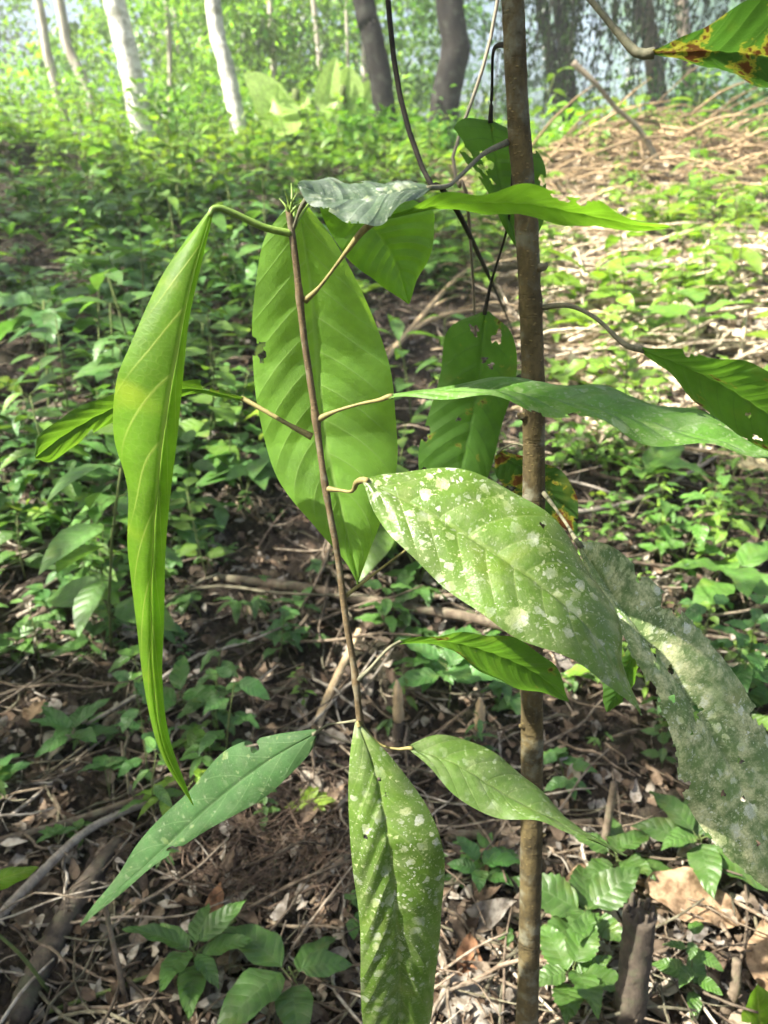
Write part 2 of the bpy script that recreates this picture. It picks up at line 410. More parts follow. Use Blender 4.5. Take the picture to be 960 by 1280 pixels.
class Mass:
    def __init__(s): s.V, s.F, s.U, s.T, s.I, s.n = [], [], [], [], [], 0

    def add(s, V, F, UV=None, tint=(1, 1, 1), mi=0):
        s.V.append(V); s.F.append(F + s.n); s.n += len(V)
        s.U.append(UV if UV is not None else np.zeros((len(V), 2)))
        s.T.append(np.broadcast_to(np.asarray(tint, float), (len(V), 3))); s.I.append(np.full(len(F), mi))

    def many(s, tpl, mats, locs, tints, mi=0):
        V, F, UV = tpl
        k, n = len(locs), len(V)
        W = np.einsum('kij,nj->kni', mats, V) + np.asarray(locs)[:, None]
        FF = (F[None] + (np.arange(k) * n)[:, None, None]).reshape(-1, 4)
        s.add(W.reshape(-1, 3), FF, np.tile(UV, (k, 1)), np.repeat(np.asarray(tints), n, 0), mi)

    def mesh(s, name, mats, base=(0, 0, 0)):
        return mesh_from(name, np.vstack(s.V) - np.asarray(base), np.vstack(s.F), mats, np.vstack(s.U), None, np.vstack(s.T), np.concatenate(s.I))

    def obj(s, name, mats, parent=None, base=(0, 0, 0), loc=None): return link(name, s.mesh(name, mats, base), parent, loc)


# ------------------------------------------------------------------ hero leaves (outline and midrib at a true distance)
def hero_leaf(mid, L, Rr, Y, oL, oR, mat, base, parent, label=None, petiole=None, pet_mat='petiole_tan', pet_r=(.0024, .0013, .0012, .0013, .0023), holes=(), ragged=0.0,
              bow=.004, quilt=.0011, veins=11, wave=.002, nv=170, nu=56, seed=1, bites=0):
    g = np.random.default_rng(seed)
    base = np.asarray(base, float)
    vs = np.linspace(0, 1, nv + 1)
    Ym = np.interp(vs, np.linspace(0, 1, len(Y)), Y)
    m2, l2, r2 = (catmull(np.array(a, float), nv + 1) for a in (mid, L, Rr))
    prof = np.sin(np.pi * np.clip(vs, .0, 1)) ** .6
    m3 = np.array([pix(p[0], p[1], y) for p, y in zip(m2, Ym)])
    l3 = np.array([pix(p[0], p[1], y) for p, y in zip(l2, Ym + oL * prof)])
    r3 = np.array([pix(p[0], p[1], y) for p, y in zip(r2, Ym + oR * prof)])
    us = np.linspace(-1, 1, nu + 1)
    P = np.zeros((nv + 1, nu + 1, 3))
    for k, u in enumerate(us):
        P[:, k] = m3 + (l3 - m3) * (-u) if u < 0 else m3 + (r3 - m3) * u
    T = np.gradient(m3, axis=0); S = r3 - l3
    N = np.cross(S, T); N /= np.linalg.norm(N, axis=1)[:, None] + 1e-9
    N = np.where((np.einsum('ij,ij->i', N, CAM - m3) < 0)[:, None], -N, N)
    # smooth normals along the leaf
    for _ in range(6): N[1:-1] = (N[:-2] + N[1:-1] + N[2:]) / 3
    N /= np.linalg.norm(N, axis=1)[:, None]
    vv, uu = np.meshgrid(vs, us, indexing='ij')
    U = np.abs(uu)
    ph = (vv - .17 * U ** 1.35) * veins + .37 * (uu > 0)
    st = np.abs((ph % 1) - .5) * 2
    env = np.sin(np.pi * np.clip(vv, 0, 1)) ** .5
    h = bow * (1 - (2 * U - 1) ** 2) * env + quilt * (st ** .7) * env * (1 - U ** 6) + wave * np.sin(vv * 23 + seed) * U ** 2 * env - .0012 * np.exp(-(uu / .05) ** 2)
    h += .004 * env * np.sin(vv * 5 + seed * 1.7) * uu
    P += h[..., None] * N[:, None]
    wid = np.linalg.norm(S, axis=1)
    ln = np.r_[0, np.cumsum(np.linalg.norm(np.diff(m3, axis=0), axis=1))]
    met = np.stack([uu * wid[:, None] / 2 + g.random() * 9, np.broadcast_to(ln[:, None], uu.shape) + g.random() * 9], -1)
    i = np.arange(nv)[:, None] * (nu + 1); j = np.arange(nu)[None]
    F = np.stack([i + j, i + j + 1, i + nu + 2 + j, i + nu + 1 + j], -1)
    keep = np.ones((nv, nu), bool)
    gx_ = uu * wid[:, None] / 2; gy_ = np.broadcast_to(ln[:, None], uu.shape)
    Pu = np.gradient(P, axis=1) / (np.gradient(gx_, axis=1)[..., None] + 1e-9)
    Pv = np.gradient(P, axis=0) / (np.gradient(gy_, axis=0)[..., None] + 1e-9)
    MV = np.zeros(uu.shape + (2,)); cell = ln[-1] / nv
    fv = (vv[:-1, :-1] + vv[1:, 1:]) / 2; fu = (uu[:-1, :-1] + uu[1:, 1:]) / 2
    fx = fu * ((wid[:-1] + wid[1:]) / 4)[:, None]; fy = np.broadcast_to(((ln[:-1] + ln[1:]) / 2)[:, None], fu.shape)
    hl = list(holes)
    for _ in range(bites):
        hl.append((g.uniform(.15, .9), g.choice([-1, 1]) * g.uniform(.85, 1.08), g.uniform(.004, .010)))
    for (hv, hu, hr) in hl:
        cy = np.interp(hv, vs, ln); cx = hu * np.interp(hv, vs, wid) / 2
        a = np.arctan2(fy - cy, fx - cx)
        rr = hr * (1 + .3 * np.sin(3 * a + hv * 40) + .2 * np.sin(5 * a + hu * 30))
        keep &= ~(np.hypot(fx - cx, fy - cy) < rr)
        # draw the grid onto the rim of the hole so that it is round, not stepped
        dx, dy = gx_ - cx, gy_ - cy
        a = np.arctan2(dy, dx); d = np.hypot(dx, dy)
        rr = hr * (1 + .3 * np.sin(3 * a + hv * 40) + .2 * np.sin(5 * a + hu * 30))
        mv = np.where(np.abs(d - rr) < .75 * cell, rr - d, 0) / (d + 1e-6)
        mv = mv * (np.abs(uu) < 1)
        MV[..., 0] += mv * dx; MV[..., 1] += mv * dy
    if ragged:
        for sd in (-1, 1):
            e = 1 - ragged * np.abs(np.sin(fv * 31 + sd) * np.sin(fv * 57 + 2 * sd) + .5 * np.sin(fv * 113))
            keep &= ~((fu * sd > e) & (fv > .12) & (fv < .97))
    P = P + Pu * MV[..., :1] + Pv * MV[..., 1:]
    F = F[keep]
    V = P.reshape(-1, 3) - base
    used = np.unique(F); re = np.full(len(V), -1); re[used] = np.arange(len(used))
    uvs = np.stack([(uu + 1) / 2, vv], -1).reshape(-1, 2)
    me = mesh_from('leaf', V[used], re[F], M[mat], uvs[used], met.reshape(-1, 2)[used])
    lf = link('leaf', me, parent)
    if label: lf['label'] = label
    if petiole:
        Q = [pix(*p) for p in petiole] + [m3[0], m3[2]]
        tube('petiole', Q, pet_r, M[pet_mat], lf, base, 8, 28)
    return lf


# ================================================================== SETTING: ground
def axis_(a, b, dense_a, dense_b, fine, grow):
    pts = list(np.arange(dense_a, dense_b, fine))
    s, x = fine, dense_b
    while x < b: pts.append(x); s *= grow; x += s
    pts.append(b)
    s, x, lo = fine, dense_a, []
    while x > a: s *= grow; x -= s; lo.append(max(x, a))
    return np.array(lo[::-1] + pts)


gx = axis_(-400, 400, -2.2, 2.2, .03, 1.06); gy = axis_(-300, 600, .5, 5, .03, 1.05)
GX, GY = np.meshgrid(gx, gy, indexing='ij')
GZ = gh(GX, GY)
near = np.exp(-((GX / 4) ** 2 + ((GY - 2) / 5) ** 2))
GZ += near * (.012 * NR.standard_normal(GX.shape))
GZ = np.where(GY > 60, GZ * 0 + gh(0, 75.0) + 0 * GX, GZ)
V = np.stack([GX, GY, GZ], -1).reshape(-1, 3)
i = np.arange(len(gx) - 1)[:, None] * len(gy); j = np.arange(len(gy) - 1)[None]
F = np.stack([i + j, i + len(gy) + j, i + len(gy) + j + 1, i + j + 1], -1).reshape(-1, 4)
tag(link('ground', mesh_from('ground', V, F, M['soil'])), 'brown forest soil of the bank under the litter', kind='structure')


def scatter(n, r0, r1, power=.5, half=rad(46)):
    """points spread over a wide fan of ground before the camera, thinning with distance"""
    q = NR.random(n)
    k = 1 - power
    r = (r0 ** k + q * (r1 ** k - r0 ** k)) ** (1 / k)
    a = NR.uniform(-half, half, n)
    x, y = r * np.sin(a), r * np.cos(a)
    return x, y, r


def nrm(k): return NR.standard_normal(k)


# ------------------------------------------------------------------ leaf litter (uncountable)
lit = Mass()
PAL = np.array([(.13, .088, .055), (.20, .145, .095), (.085, .06, .04), (.26, .205, .145), (.27, .245, .21), (.11, .078, .05), (.06, .043, .03), (.30, .265, .21)])
for t in range(9):
    tpl = blade(4, 6, width=R.uniform(.4, .62), droop=R.uniform(-.5, .6), fold=R.uniform(-.5, .9), shape=R.uniform(.85, 1.15), wave=.5, seed=t, twist=R.uniform(-1.2, 1.2))
    n = 720
    x, y, r = scatter(n, .55, 15, .55)
    L = NR.uniform(.025, .085, n) * (1 + r * .05)
    mats = frame_mats(NR.uniform(0, 6.28, n), .22 * nrm(n), .35 * nrm(n), L)
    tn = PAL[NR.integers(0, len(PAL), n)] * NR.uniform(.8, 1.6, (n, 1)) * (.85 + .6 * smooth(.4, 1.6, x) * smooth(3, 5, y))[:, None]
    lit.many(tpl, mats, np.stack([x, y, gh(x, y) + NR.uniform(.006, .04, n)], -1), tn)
for t in range(5):                                                  # crumbs and broken bits
    tpl = blade(2, 3, width=R.uniform(.5, .9), droop=R.uniform(-.5, .5), fold=R.uniform(-.6, .6), seed=t + 20, twist=R.uniform(-1, 1))
    n = 4000
    x, y, r = scatter(n, .55, 9, .7)
    mats = frame_mats(NR.uniform(0, 6.28, n), .4 * nrm(n), .5 * nrm(n), NR.uniform(.010, .04, n) * (1 + r * .05))
    tn = PAL[NR.integers(0, len(PAL), n)] * NR.uniform(.6, 1.5, (n, 1))
    lit.many(tpl, mats, np.stack([x, y, gh(x, y) + NR.uniform(.002, .025, n)], -1), tn)
for t in range(2):                                                  # pale chips
    tpl = blade(2, 3, width=R.uniform(.3, .6), droop=.2, fold=.2, seed=t + 60)
    n = 420; x, y, r = scatter(n, .6, 8, .6)
    lit.many(tpl, frame_mats(NR.uniform(0, 6.28, n), .3 * nrm(n), .4 * nrm(n), NR.uniform(.012, .06, n) * (1 + r * .06)), np.stack([x, y, gh(x, y) + NR.uniform(.015, .04, n)], -1), np.array((.42, .38, .31)) * NR.uniform(.7, 1.3, (n, 1)))
for t in range(4):                                                  # bleached leaves on the open bank
    tpl = blade(3, 5, width=R.uniform(.4, .62), droop=R.uniform(-.4, .5), fold=R.uniform(-.4, .7), wave=.4, seed=t + 40, twist=R.uniform(-1, 1))
    n = 1100
    y = NR.uniform(3.4, 12, n); x = NR.uniform(.3, .62, n) * 0 + NR.uniform(.35, 1, n) * (.8 + .5 * y)
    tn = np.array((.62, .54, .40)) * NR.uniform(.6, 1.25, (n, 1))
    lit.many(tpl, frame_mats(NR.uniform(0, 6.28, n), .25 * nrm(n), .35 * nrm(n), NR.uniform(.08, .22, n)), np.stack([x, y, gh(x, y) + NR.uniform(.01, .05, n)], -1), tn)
tag(lit.obj('leaf_litter', M['litter']), 'brown and grey dead leaves strewn over the forest floor', 'leaf litter', kind='stuff')

# ------------------------------------------------------------------ twigs and roots (uncountable)
tw = Mass()
def add_twig(x, y, L, r, yaw, lift, col, kink=.12, z0=None):
    n = 5
    t = np.linspace(-.5, .5, n)
    px = x + np.sin(yaw) * t * L + kink * L * .35 * NR.standard_normal(n) * np.cos(yaw)
    py = y + np.cos(yaw) * t * L + kink * L * .35 * NR.standard_normal(n) * np.sin(yaw)
    pz = gh(px, py) + lift + .012 * NR.random(n) + (t + .5) * L * NR.uniform(-.02, .22)
    V, F = tube_arrays(np.stack([px, py, pz], -1), (r, r * .85, r * .5), 6, 10)
    tw.add(V, F, None, col)
TWC = [(.15, .118, .08), (.22, .18, .13), (.09, .07, .048), (.29, .26, .21), (.12, .11, .07), (.17, .13, .09)]
x, y, r = scatter(2700, .6, 13, .75)
for k in range(len(x)):
    c = np.array(R.choice(TWC)) * R.uniform(.7, 1.6)
    add_twig(x[k], y[k], R.uniform(.06, .38) * (1 + r[k] * .08), R.uniform(.0012, .0045) * (1 + r[k] * .09), R.uniform(0, 3.14), R.uniform(.004, .03), c)
for k in range(270):                                                # stouter sticks and stalks
    yy = R.uniform(1.9, 9.5); xx = R.uniform(-.62, .62) * yy
    add_twig(xx, yy, R.uniform(.15, .7), R.uniform(.004, .010), R.gauss(1.57, .7), R.uniform(.01, .05), np.array(R.choice(TWC)) * R.uniform(.8, 1.6), kink=.06)
for k in range(230):                                                # tangle of fine roots at the foot of the thin sapling
    q = gp(R.uniform(230, 450), R.uniform(985, 1130))
    add_twig(q[0], q[1], R.uniform(.08, .25), R.uniform(.0008, .002), R.uniform(0, 3.14), R.uniform(.002, .04), np.array((.11, .075, .05)) * R.uniform(.6, 1.6), kink=.5)
tag(tw.obj('twig_litter', M['twig']), 'fallen twigs and fine roots tangled over the soil', 'twigs', kind='stuff')

# straw and dry fronds on the sunlit part of the bank (uncountable)
sw = Mass()
def add_straw(p, L, yaw, pitch, r, col):
    d = np.array([math.sin(yaw) * math.cos(pitch), math.cos(yaw) * math.cos(pitch), math.sin(pitch)])
    P = [p, p + d * L * .5 + np.array([0, 0, .06 * L]), p + d * L + np.array([0, 0, -.05 * L])]
    V, F = tube_arrays(P, (r, r, r * .4), 4, 5)
    sw.add(V, F, None, col)
for k in range(1700):
    X, Y_ = R.uniform(.25, 6.5), R.uniform(3.4, 12.5)
    if X > .75 * Y_: continue
    p = np.array([X, Y_, float(gh(X, Y_)) + R.uniform(.01, .06)])
    add_straw(p, R.uniform(.15, 1.0), R.gauss(1.3, .8), R.gauss(.04, .16), R.uniform(.003, .010), np.array((.58, .46, .29)) * R.uniform(.5, 1.25))
for k in range(270):                                               # the bleached band above the plants' feet
    Y_ = R.uniform(4.2, 7.2); X = R.uniform(.12, .62) * Y_ + .1
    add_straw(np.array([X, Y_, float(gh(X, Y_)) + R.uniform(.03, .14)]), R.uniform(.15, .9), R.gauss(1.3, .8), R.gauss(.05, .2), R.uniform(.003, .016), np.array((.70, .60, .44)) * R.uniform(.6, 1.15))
for k in range(520):                                                # the heap itself
    a, q = R.uniform(0, 6.28), R.random() ** .5
    X, Y_ = 3.1 + 1.7 * q * math.cos(a), 10.2 + 1.0 * q * math.sin(a)
    p = np.array([X, Y_, float(gh(X, Y_)) + R.uniform(.02, .45) * (1 - q * q) + .03])
    add_straw(p, R.uniform(.4, 1.3), R.gauss(1.4, .7), R.gauss(-.1, .35), R.uniform(.005, .016), np.array((.46, .34, .19)) * R.uniform(.45, 1.2))
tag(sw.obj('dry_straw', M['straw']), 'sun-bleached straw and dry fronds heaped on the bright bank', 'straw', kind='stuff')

# ================================================================== PLANTS
# blade templates shared by the herbs
FINE = [blade(6, 12, .46, .22, .22, 1.0, .25, 0, 1), blade(6, 12, .58, .3, .18, .95, .3, 0, 2), blade(6, 12, .40, .35, .25, 1.0, .2, 0, 3), blade(6, 22, .62, .25, .2, .9, .3, 1, 4)]
COARSE = [blade(2, 5, .46, .25, .25, 1.0, 0, 0, 5), blade(2, 5, .58, .3, .2, .95, 0, 0, 6), blade(2, 5, .40, .4, .25, 1.0, 0, 0, 7), blade(2, 5, .66, .2, .15, .9, 0, 0, 8)]


def plan(kind, size, rng):
    """stem polylines and leaf placements of one plant about its base: [(P, r)], [(loc, yaw, pitch, roll, length)]"""
    stems, leaves = [], []
    if kind == 'clump':
        for k in range(4):
            st, lv = plan('herb', size * rng.uniform(.7, 1.0), rng)
            o = np.array([rng.uniform(-.7, .7), rng.uniform(-.5, .5), 0]) * size
            stems += [([np.asarray(p) + o for p in P], r) for P, r in st]
            leaves += [(np.asarray(l[0]) + o,) + tuple(l[1:4]) + (l[4] * .85,) for l in lv]
        return stems, leaves
    lean = np.array([rng.uniform(-.25, .25), rng.uniform(-.25, .25), 1.0])
    if kind == 'rosette':
        H = size * rng.uniform(.45, .8)
        top = lean * H
        stems.append(([np.zeros(3), top * .5 + np.array([.01, 0, 0]), top], size * .014))
        n = rng.randint(5, 9); a0 = rng.uniform(0, 6.28)
        for k in range(n):
            f = .55 + .45 * k / n
            yaw = a0 + k * 2.4; pit = rng.uniform(-.1, .6) * (1.1 - .5 * f) + .25 * f
            c = top * f
            d = np.array([math.sin(yaw), math.cos(yaw), .6]) * size * .12
            stems.append(([c, c + d * .5, c + d], size * .007))
            leaves.append((c + d, yaw, pit, rng.uniform(-.35, .35), size * rng.uniform(.55, .95)))
    elif kind == 'herb':
        H = size * rng.uniform(1.3, 2.2)
        top = lean * H
        mid = top * .5 + np.array([rng.uniform(-.04, .04), rng.uniform(-.04, .04), 0]) * H
        stems.append(([np.zeros(3), mid, top], size * .014))
        n = rng.randint(4, 6); a0 = rng.uniform(0, 3)
        for k in range(n):
            f = .3 + .7 * k / (n - 1)
            c = top * f + (mid - top * .5) * (1 - abs(2 * f - 1))
            for s in (0, math.pi):
                yaw = a0 + k * 1.57 + s + rng.uniform(-.3, .3)
                d = np.array([math.sin(yaw), math.cos(yaw), .5]) * size * .09
                stems.append(([c, c + d * .5, c + d], size * .006))
                leaves.append((c + d, yaw, rng.uniform(-.35, .45), rng.uniform(-.4, .4), size * rng.uniform(.45, .72) * (1.15 - .4 * f)))
    elif kind == 'trefoil':
        n = rng.randint(2, 4)
        for k in range(n):
            yaw = rng.uniform(0, 6.28)
            e = np.array([math.sin(yaw) * .35, math.cos(yaw) * .35, rng.uniform(.5, 1)]) * size * .8
            stems.append(([np.zeros(3), e * np.array([.3, .3, .6]), e], size * .012))
            for q in (-1.2, 0, 1.2):
                leaves.append((e, yaw + q + rng.uniform(-.2, .2), rng.uniform(-.25, .3), rng.uniform(-.3, .3), size * rng.uniform(.45, .65)))
    else:  # broad: a bare stem with large drooping leaves at its head
        H = size * 1.5
        top = lean * H * np.array([.5, .5, 1])
        stems.append(([np.zeros(3), top * .5, top], size * .022))
        n = rng.randint(4, 6); a0 = rng.uniform(0, 6.28)
        for k in range(n):
            yaw = a0 + k * 2.1
            c = top * (.8 + .2 * k / n)
            d = np.array([math.sin(yaw), math.cos(yaw), .5]) * size * .14
            stems.append(([c, c + d * .5, c + d], size * .010))
            leaves.append((c + d, yaw, rng.uniform(-.25, .25), rng.uniform(-.35, .35), size * rng.uniform(.6, .9)))
    return stems, leaves


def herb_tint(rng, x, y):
    """tint of a plant: species hue, with shade painted bluish green and sun on the open bank brighter yellow"""
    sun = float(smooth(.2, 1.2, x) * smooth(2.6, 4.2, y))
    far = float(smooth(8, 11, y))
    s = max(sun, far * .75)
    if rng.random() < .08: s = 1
    a = np.array((.95, 1.06, .85)); b = np.array((1.8, 1.6, .55))  # shade tint and brighter sun tint, mixed by place
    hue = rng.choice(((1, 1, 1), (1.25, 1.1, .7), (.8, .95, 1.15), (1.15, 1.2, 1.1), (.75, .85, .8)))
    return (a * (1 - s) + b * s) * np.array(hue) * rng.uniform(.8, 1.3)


def plant_parts(name, label, cat, base, kind, size, seed, group=None, tint=None, leaf_kind=None, special=None):
    """a plant with its stem and every leaf as parts"""
    rng = random.Random(seed)
    t = thing(name, label, cat, base, group)
    stems, leaves = plan(kind, size, rng)
    m = Mass()
    for P, r in stems:
        V, F = tube_arrays(P, (r, r * .8, r * .6), 6, 8); m.add(V, F, None)
    m.obj('stem', M['herb_stem'], t)
    tint = herb_tint(rng, base[0], base[1]) if tint is None else np.array(tint)
    for k, (loc, yaw, pit, rol, L) in enumerate(leaves):
        tp = FINE[leaf_kind if leaf_kind is not None else rng.randrange(4)]
        q = Mass()
        q.many(tp, frame_mats([yaw], [pit], [rol], [L]), [loc], [tint * rng.uniform(.85, 1.15)])
        lf = q.obj('leaf', M['herb'], t)
        if special and k in special:
            lf.data.materials[0] = M[special[k][0]]; lf['label'] = special[k][1]
    return t


def plant_mass(m, base, kind, size, rng, tpls, tint, mi=0, smi=1, sides=4):
    stems, leaves = plan(kind, size, rng)
    for P, r in stems:
        V, F = tube_arrays([np.asarray(p) + base for p in P], (r, r * .7), sides, 4); m.add(V, F, None, (1, 1, 1), smi)
    tp = tpls[rng.randrange(len(tpls))]
    k = len(leaves)
    m.many(tp, frame_mats([l[1] for l in leaves], [l[2] for l in leaves], [l[3] for l in leaves], [l[4] for l in leaves]),
           [np.asarray(l[0]) + base for l in leaves], [tint * rng.uniform(.8, 1.2) for _ in leaves], mi)


# --- plants one can point to (pixel of the foot on the ground only fixes where they stand)
NEAR = [
    # px, py, kind, size, seed, tint, leaf, label
    (250, 1222, 'rosette', .14, 3, (.95, 1.1, .75), 0, 'low glossy seedling with one bronze young leaf at the bottom left', {3: ('dead_tan', 'bronze young leaf with close side veins')}),
    (370, 1262, 'rosette', .18, 8, (.85, 1.0, .7), 1, 'broad-leaved seedling at the bottom edge left of the hanging spotted leaf', None),
    (75, 770, 'clump', .20, 5, (1.35, 1.5, .95), 0, 'bushy leafy herb at the left edge beside the hanging yellow-green leaf', None),
    (10, 835, 'clump', .17, 15, (1.3, 1.45, .95), 2, 'leafy herb at the left edge, below the bushy herb', None),
    (62, 520, 'broad', .36, 6, (.8, 1.05, .95), 1, 'tall seedling with drooping broad leaves on a bare stem, upper left', None),
    (235, 905, 'rosette', .17, 7, (.8, 1.1, .85), 0, 'seedling behind the tip of the hanging yellow-green leaf', None),
    (100, 945, 'rosette', .13, 21, (.75, 1.0, .85), 0, 'seedling growing by the pale grey dead leaf on the left', None),
    (110, 1055, 'trefoil', .065, 22, (.8, .92, .52), 3, 'tiny toothed seedling on the dark soil at lower left', None),
    (320, 740, 'trefoil', .075, 9, (.9, 1.25, .9), 1, 'tiny three-leaved seedling in front of the fallen branch, left of the thin stem', None),
    (300, 610, 'rosette', .26, 10, (.8, 1.05, 1.0), 0, 'seedling between the hanging yellow-green leaf and the large leaf', None),
    (600, 1110, 'rosette', .10, 12, (.8, 1.1, .9), 3, 'small toothed seedling left of the thick stem near the ground', None),
    (735, 1185, 'rosette', .15, 13, (.68, .78, .5), 3, 'dark toothed plant right of the foot of the thick stem', None),
    (775, 1110, 'rosette', .14, 14, (.72, .82, .52), 3, 'toothed plant behind the dark stump', None),
    (870, 1085, 'rosette', .16, 16, (.72, .80, .55), 1, 'plant with dull blue-green leaves under the ragged leaf', None),
    (712, 1262, 'rosette', .12, 17, (.78, .88, .52), 3, 'plant at the bottom edge between thick stem and stump', None),
    (870, 1262, 'herb', .10, 18, (.8, .92, .52), 1, 'leafy plant at the bottom right beyond the stump', None),
    (705, 985, 'trefoil', .11, 19, (.95, 1.2, 1.05), 3, 'pale lobed seedling right of the thick stem', None),
    (830, 930, 'herb', .20, 20, (.8, 1.15, .95), 1, 'blue-green herb under the tip of the large spotted leaf', None),
    (930, 880, 'clump', .20, 23, (.75, 1.05, .85), 1, 'dark herb with hanging leaves at right beside the ragged leaf', None),
    (845, 715, 'clump', .20, 24, (1.0, 1.25, .7), 3, 'bright leafy herb right of the thick stem above the ragged leaf', None),
    (560, 890, 'rosette', .19, 25, (.85, 1.15, .95), 0, 'seedling beside the cut stakes between the two stems', None),
    (640, 1000, 'trefoil', .07, 36, (.9, 1.2, .9), 1, 'tiny seedling close to the left side of the thick stem', None),
    (540, 850, 'rosette', .15, 26, (.85, 1.1, .9), 0, 'seedling behind the pale cut stakes', None),
    (862, 455, 'rosette', .42, 27, (1.6, 1.7, .9), 1, 'sunlit plant with large pale quilted leaves at right, above the drooping dark leaf', None),
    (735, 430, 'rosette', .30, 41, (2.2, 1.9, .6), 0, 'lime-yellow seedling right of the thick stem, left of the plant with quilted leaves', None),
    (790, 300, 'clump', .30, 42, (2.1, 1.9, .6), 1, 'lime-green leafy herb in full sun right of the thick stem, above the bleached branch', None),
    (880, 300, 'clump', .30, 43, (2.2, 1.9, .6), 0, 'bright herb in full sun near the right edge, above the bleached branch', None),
    (725, 600, 'clump', .18, 44, (1.5, 1.6, .8), 3, 'leafy herb just right of the thick stem behind the ragged leaf', None),
    (800, 620, 'rosette', .26, 45, (1.3, 1.5, .8), 1, 'broad-leaved seedling right of the thick stem below the level leaf', None),
    (770, 690, 'clump', .15, 47, (1.2, 1.4, .7), 0, 'small bushy herb just right of the thick stem, beyond the ragged leaf', None),
    (915, 660, 'clump', .17, 48, (1.4, 1.5, .7), 2, 'bushy herb at the right edge by the yellowed leaf', None),
    (230, 590, 'rosette', .24, 49, (.95, 1.15, .95), 1, 'broad-leaved seedling right of the hanging yellow-green leaf at mid height', None),
    (900, 760, 'rosette', .24, 46, (1.1, 1.3, .8), 1, 'broad-leaved seedling at the right edge above the ragged leaf', None),
    (235, 690, 'herb', .19, 28, (.8, 1.1, .95), 3, 'shaded herb right of the hanging yellow-green leaf', None),
    (90, 640, 'clump', .22, 29, (.75, 1.05, .95), 0, 'shaded herb under the small left leaf of the thin sapling', None),
    (150, 440, 'herb', .34, 30, (.8, 1.1, 1.0), 0, 'herb beside the tall broad-leaved seedling, upper left', None),
    (540, 730, 'herb', .16, 31, (.85, 1.2, .85), 0, 'slim herb beyond the large spotted leaf', None),
    (640, 880, 'trefoil', .11, 37, (.85, 1.1, .9), 1, 'seedling left of the thick stem under the dark drooping leaf', None),
]
for (px, py, kind, size, sd, tint, lk, lab, spc) in NEAR:
    b = gp(px, py)
    plant_parts('herb_plant' if kind in ('herb', 'clump') else 'seedling', lab, 'plant', b, kind, size, sd, None, tint, lk, spc)

# --- repeats on the bank: single-mesh plants, copied
PROTO = {}
def proto_mesh(kind, k):
    key = (kind, k)
    if key not in PROTO:
        m = Mass(); rng = random.Random(hash(kind) % 7 + k * 13 if False else (len(kind) * 7 + k * 13))
        plant_mass(m, np.zeros(3), kind, 1.0, rng, FINE, np.ones(3), sides=5)
        PROTO[key] = m
    return PROTO[key]
ZONES = {  # zone tints put the bank's sun and shade into the plants' colour
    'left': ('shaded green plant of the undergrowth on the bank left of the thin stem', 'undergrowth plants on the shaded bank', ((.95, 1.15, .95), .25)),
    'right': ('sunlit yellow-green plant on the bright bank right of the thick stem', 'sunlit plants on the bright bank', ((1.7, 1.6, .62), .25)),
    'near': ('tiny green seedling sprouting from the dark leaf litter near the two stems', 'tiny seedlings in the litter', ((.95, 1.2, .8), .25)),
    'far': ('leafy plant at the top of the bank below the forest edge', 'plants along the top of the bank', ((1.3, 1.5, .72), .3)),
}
MESHES = {}
def zone_mesh(zone, kind, k):
    key = (zone, kind, k)
    if key not in MESHES:
        m = proto_mesh(kind, k)
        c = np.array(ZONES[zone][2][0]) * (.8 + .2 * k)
        sub = Mass(); sub.V, sub.F, sub.U, sub.I, sub.n = m.V, m.F, m.U, m.I, m.n
        sub.T = [t * c for t in m.T]
        MESHES[key] = sub.mesh('seedling', [M['herb'], M['herb_stem']])
    return MESHES[key]
FIRST = {}
def put_zone(zone, x, y, kind, size):
    k = R.randrange(3)
    me = zone_mesh(zone, kind, k)
    if (zone, me.name) not in FIRST:
        o = link('bank_plant', me)
        FIRST[(zone, me.name)] = o
    else:
        o = FIRST[(zone, me.name)].copy(); COL.objects.link(o)
    o.location = (x, y, float(gh(x, y)) - .005); o.rotation_euler = (R.uniform(-.1, .1), R.uniform(-.1, .1), R.uniform(0, 6.28)); o.scale = (size,) * 3
    tag(o, ZONES[zone][0], 'plant', ZONES[zone][1])
def in_view(x, y, margin=.9): return abs(x) < (y * .478 + .1) * margin
n = 0
while n < 85:
    y = R.uniform(2.3, 9.0) ; x = R.uniform(-4.2, -.05) if y > 3.5 else R.uniform(-1.9, -.45)
    if not in_view(x, y) or R.random() > .5 + y / 14: continue
    put_zone('left', x, y, R.choice(['herb', 'rosette', 'rosette', 'trefoil', 'herb']), R.choice((.12, .17, .24, .34)) * R.uniform(.85, 1.15) * (1 + .015 * y)); n += 1
n = 0
while n < 30:
    y = R.uniform(2.1, 4.2); x = R.uniform(-.47, -.14) * y - .1
    put_zone('left', x, y, R.choice(['herb', 'clump', 'rosette', 'trefoil']), R.uniform(.09, .2)); n += 1
n = 0
while n < 28:
    y = R.uniform(2.0, 4.4); x = R.uniform(.2, .47) * y + .1
    put_zone('right', x, y, R.choice(['herb', 'clump', 'rosette', 'trefoil']), R.uniform(.08, .19)); n += 1
n = 0
while n < 65:
    y = R.uniform(2.4, 9.5); x = R.uniform(.62, 4.6)
    if not in_view(x, y) or R.random() > .3 + y / 12: continue
    put_zone('right', x, y, R.choice(['herb', 'rosette', 'herb', 'trefoil']), R.uniform(.15, .34) * (1 + .015 * y)); n += 1
n = 0
while n < 34:
    y = R.uniform(1.15, 2.9); x = R.uniform(-.6, .6) * (y + .4)
    if not in_view(x, y, 1.1): continue
    put_zone('near', x, y, R.choice(['trefoil', 'rosette', 'trefoil']), R.uniform(.04, .085)); n += 1
n = 0
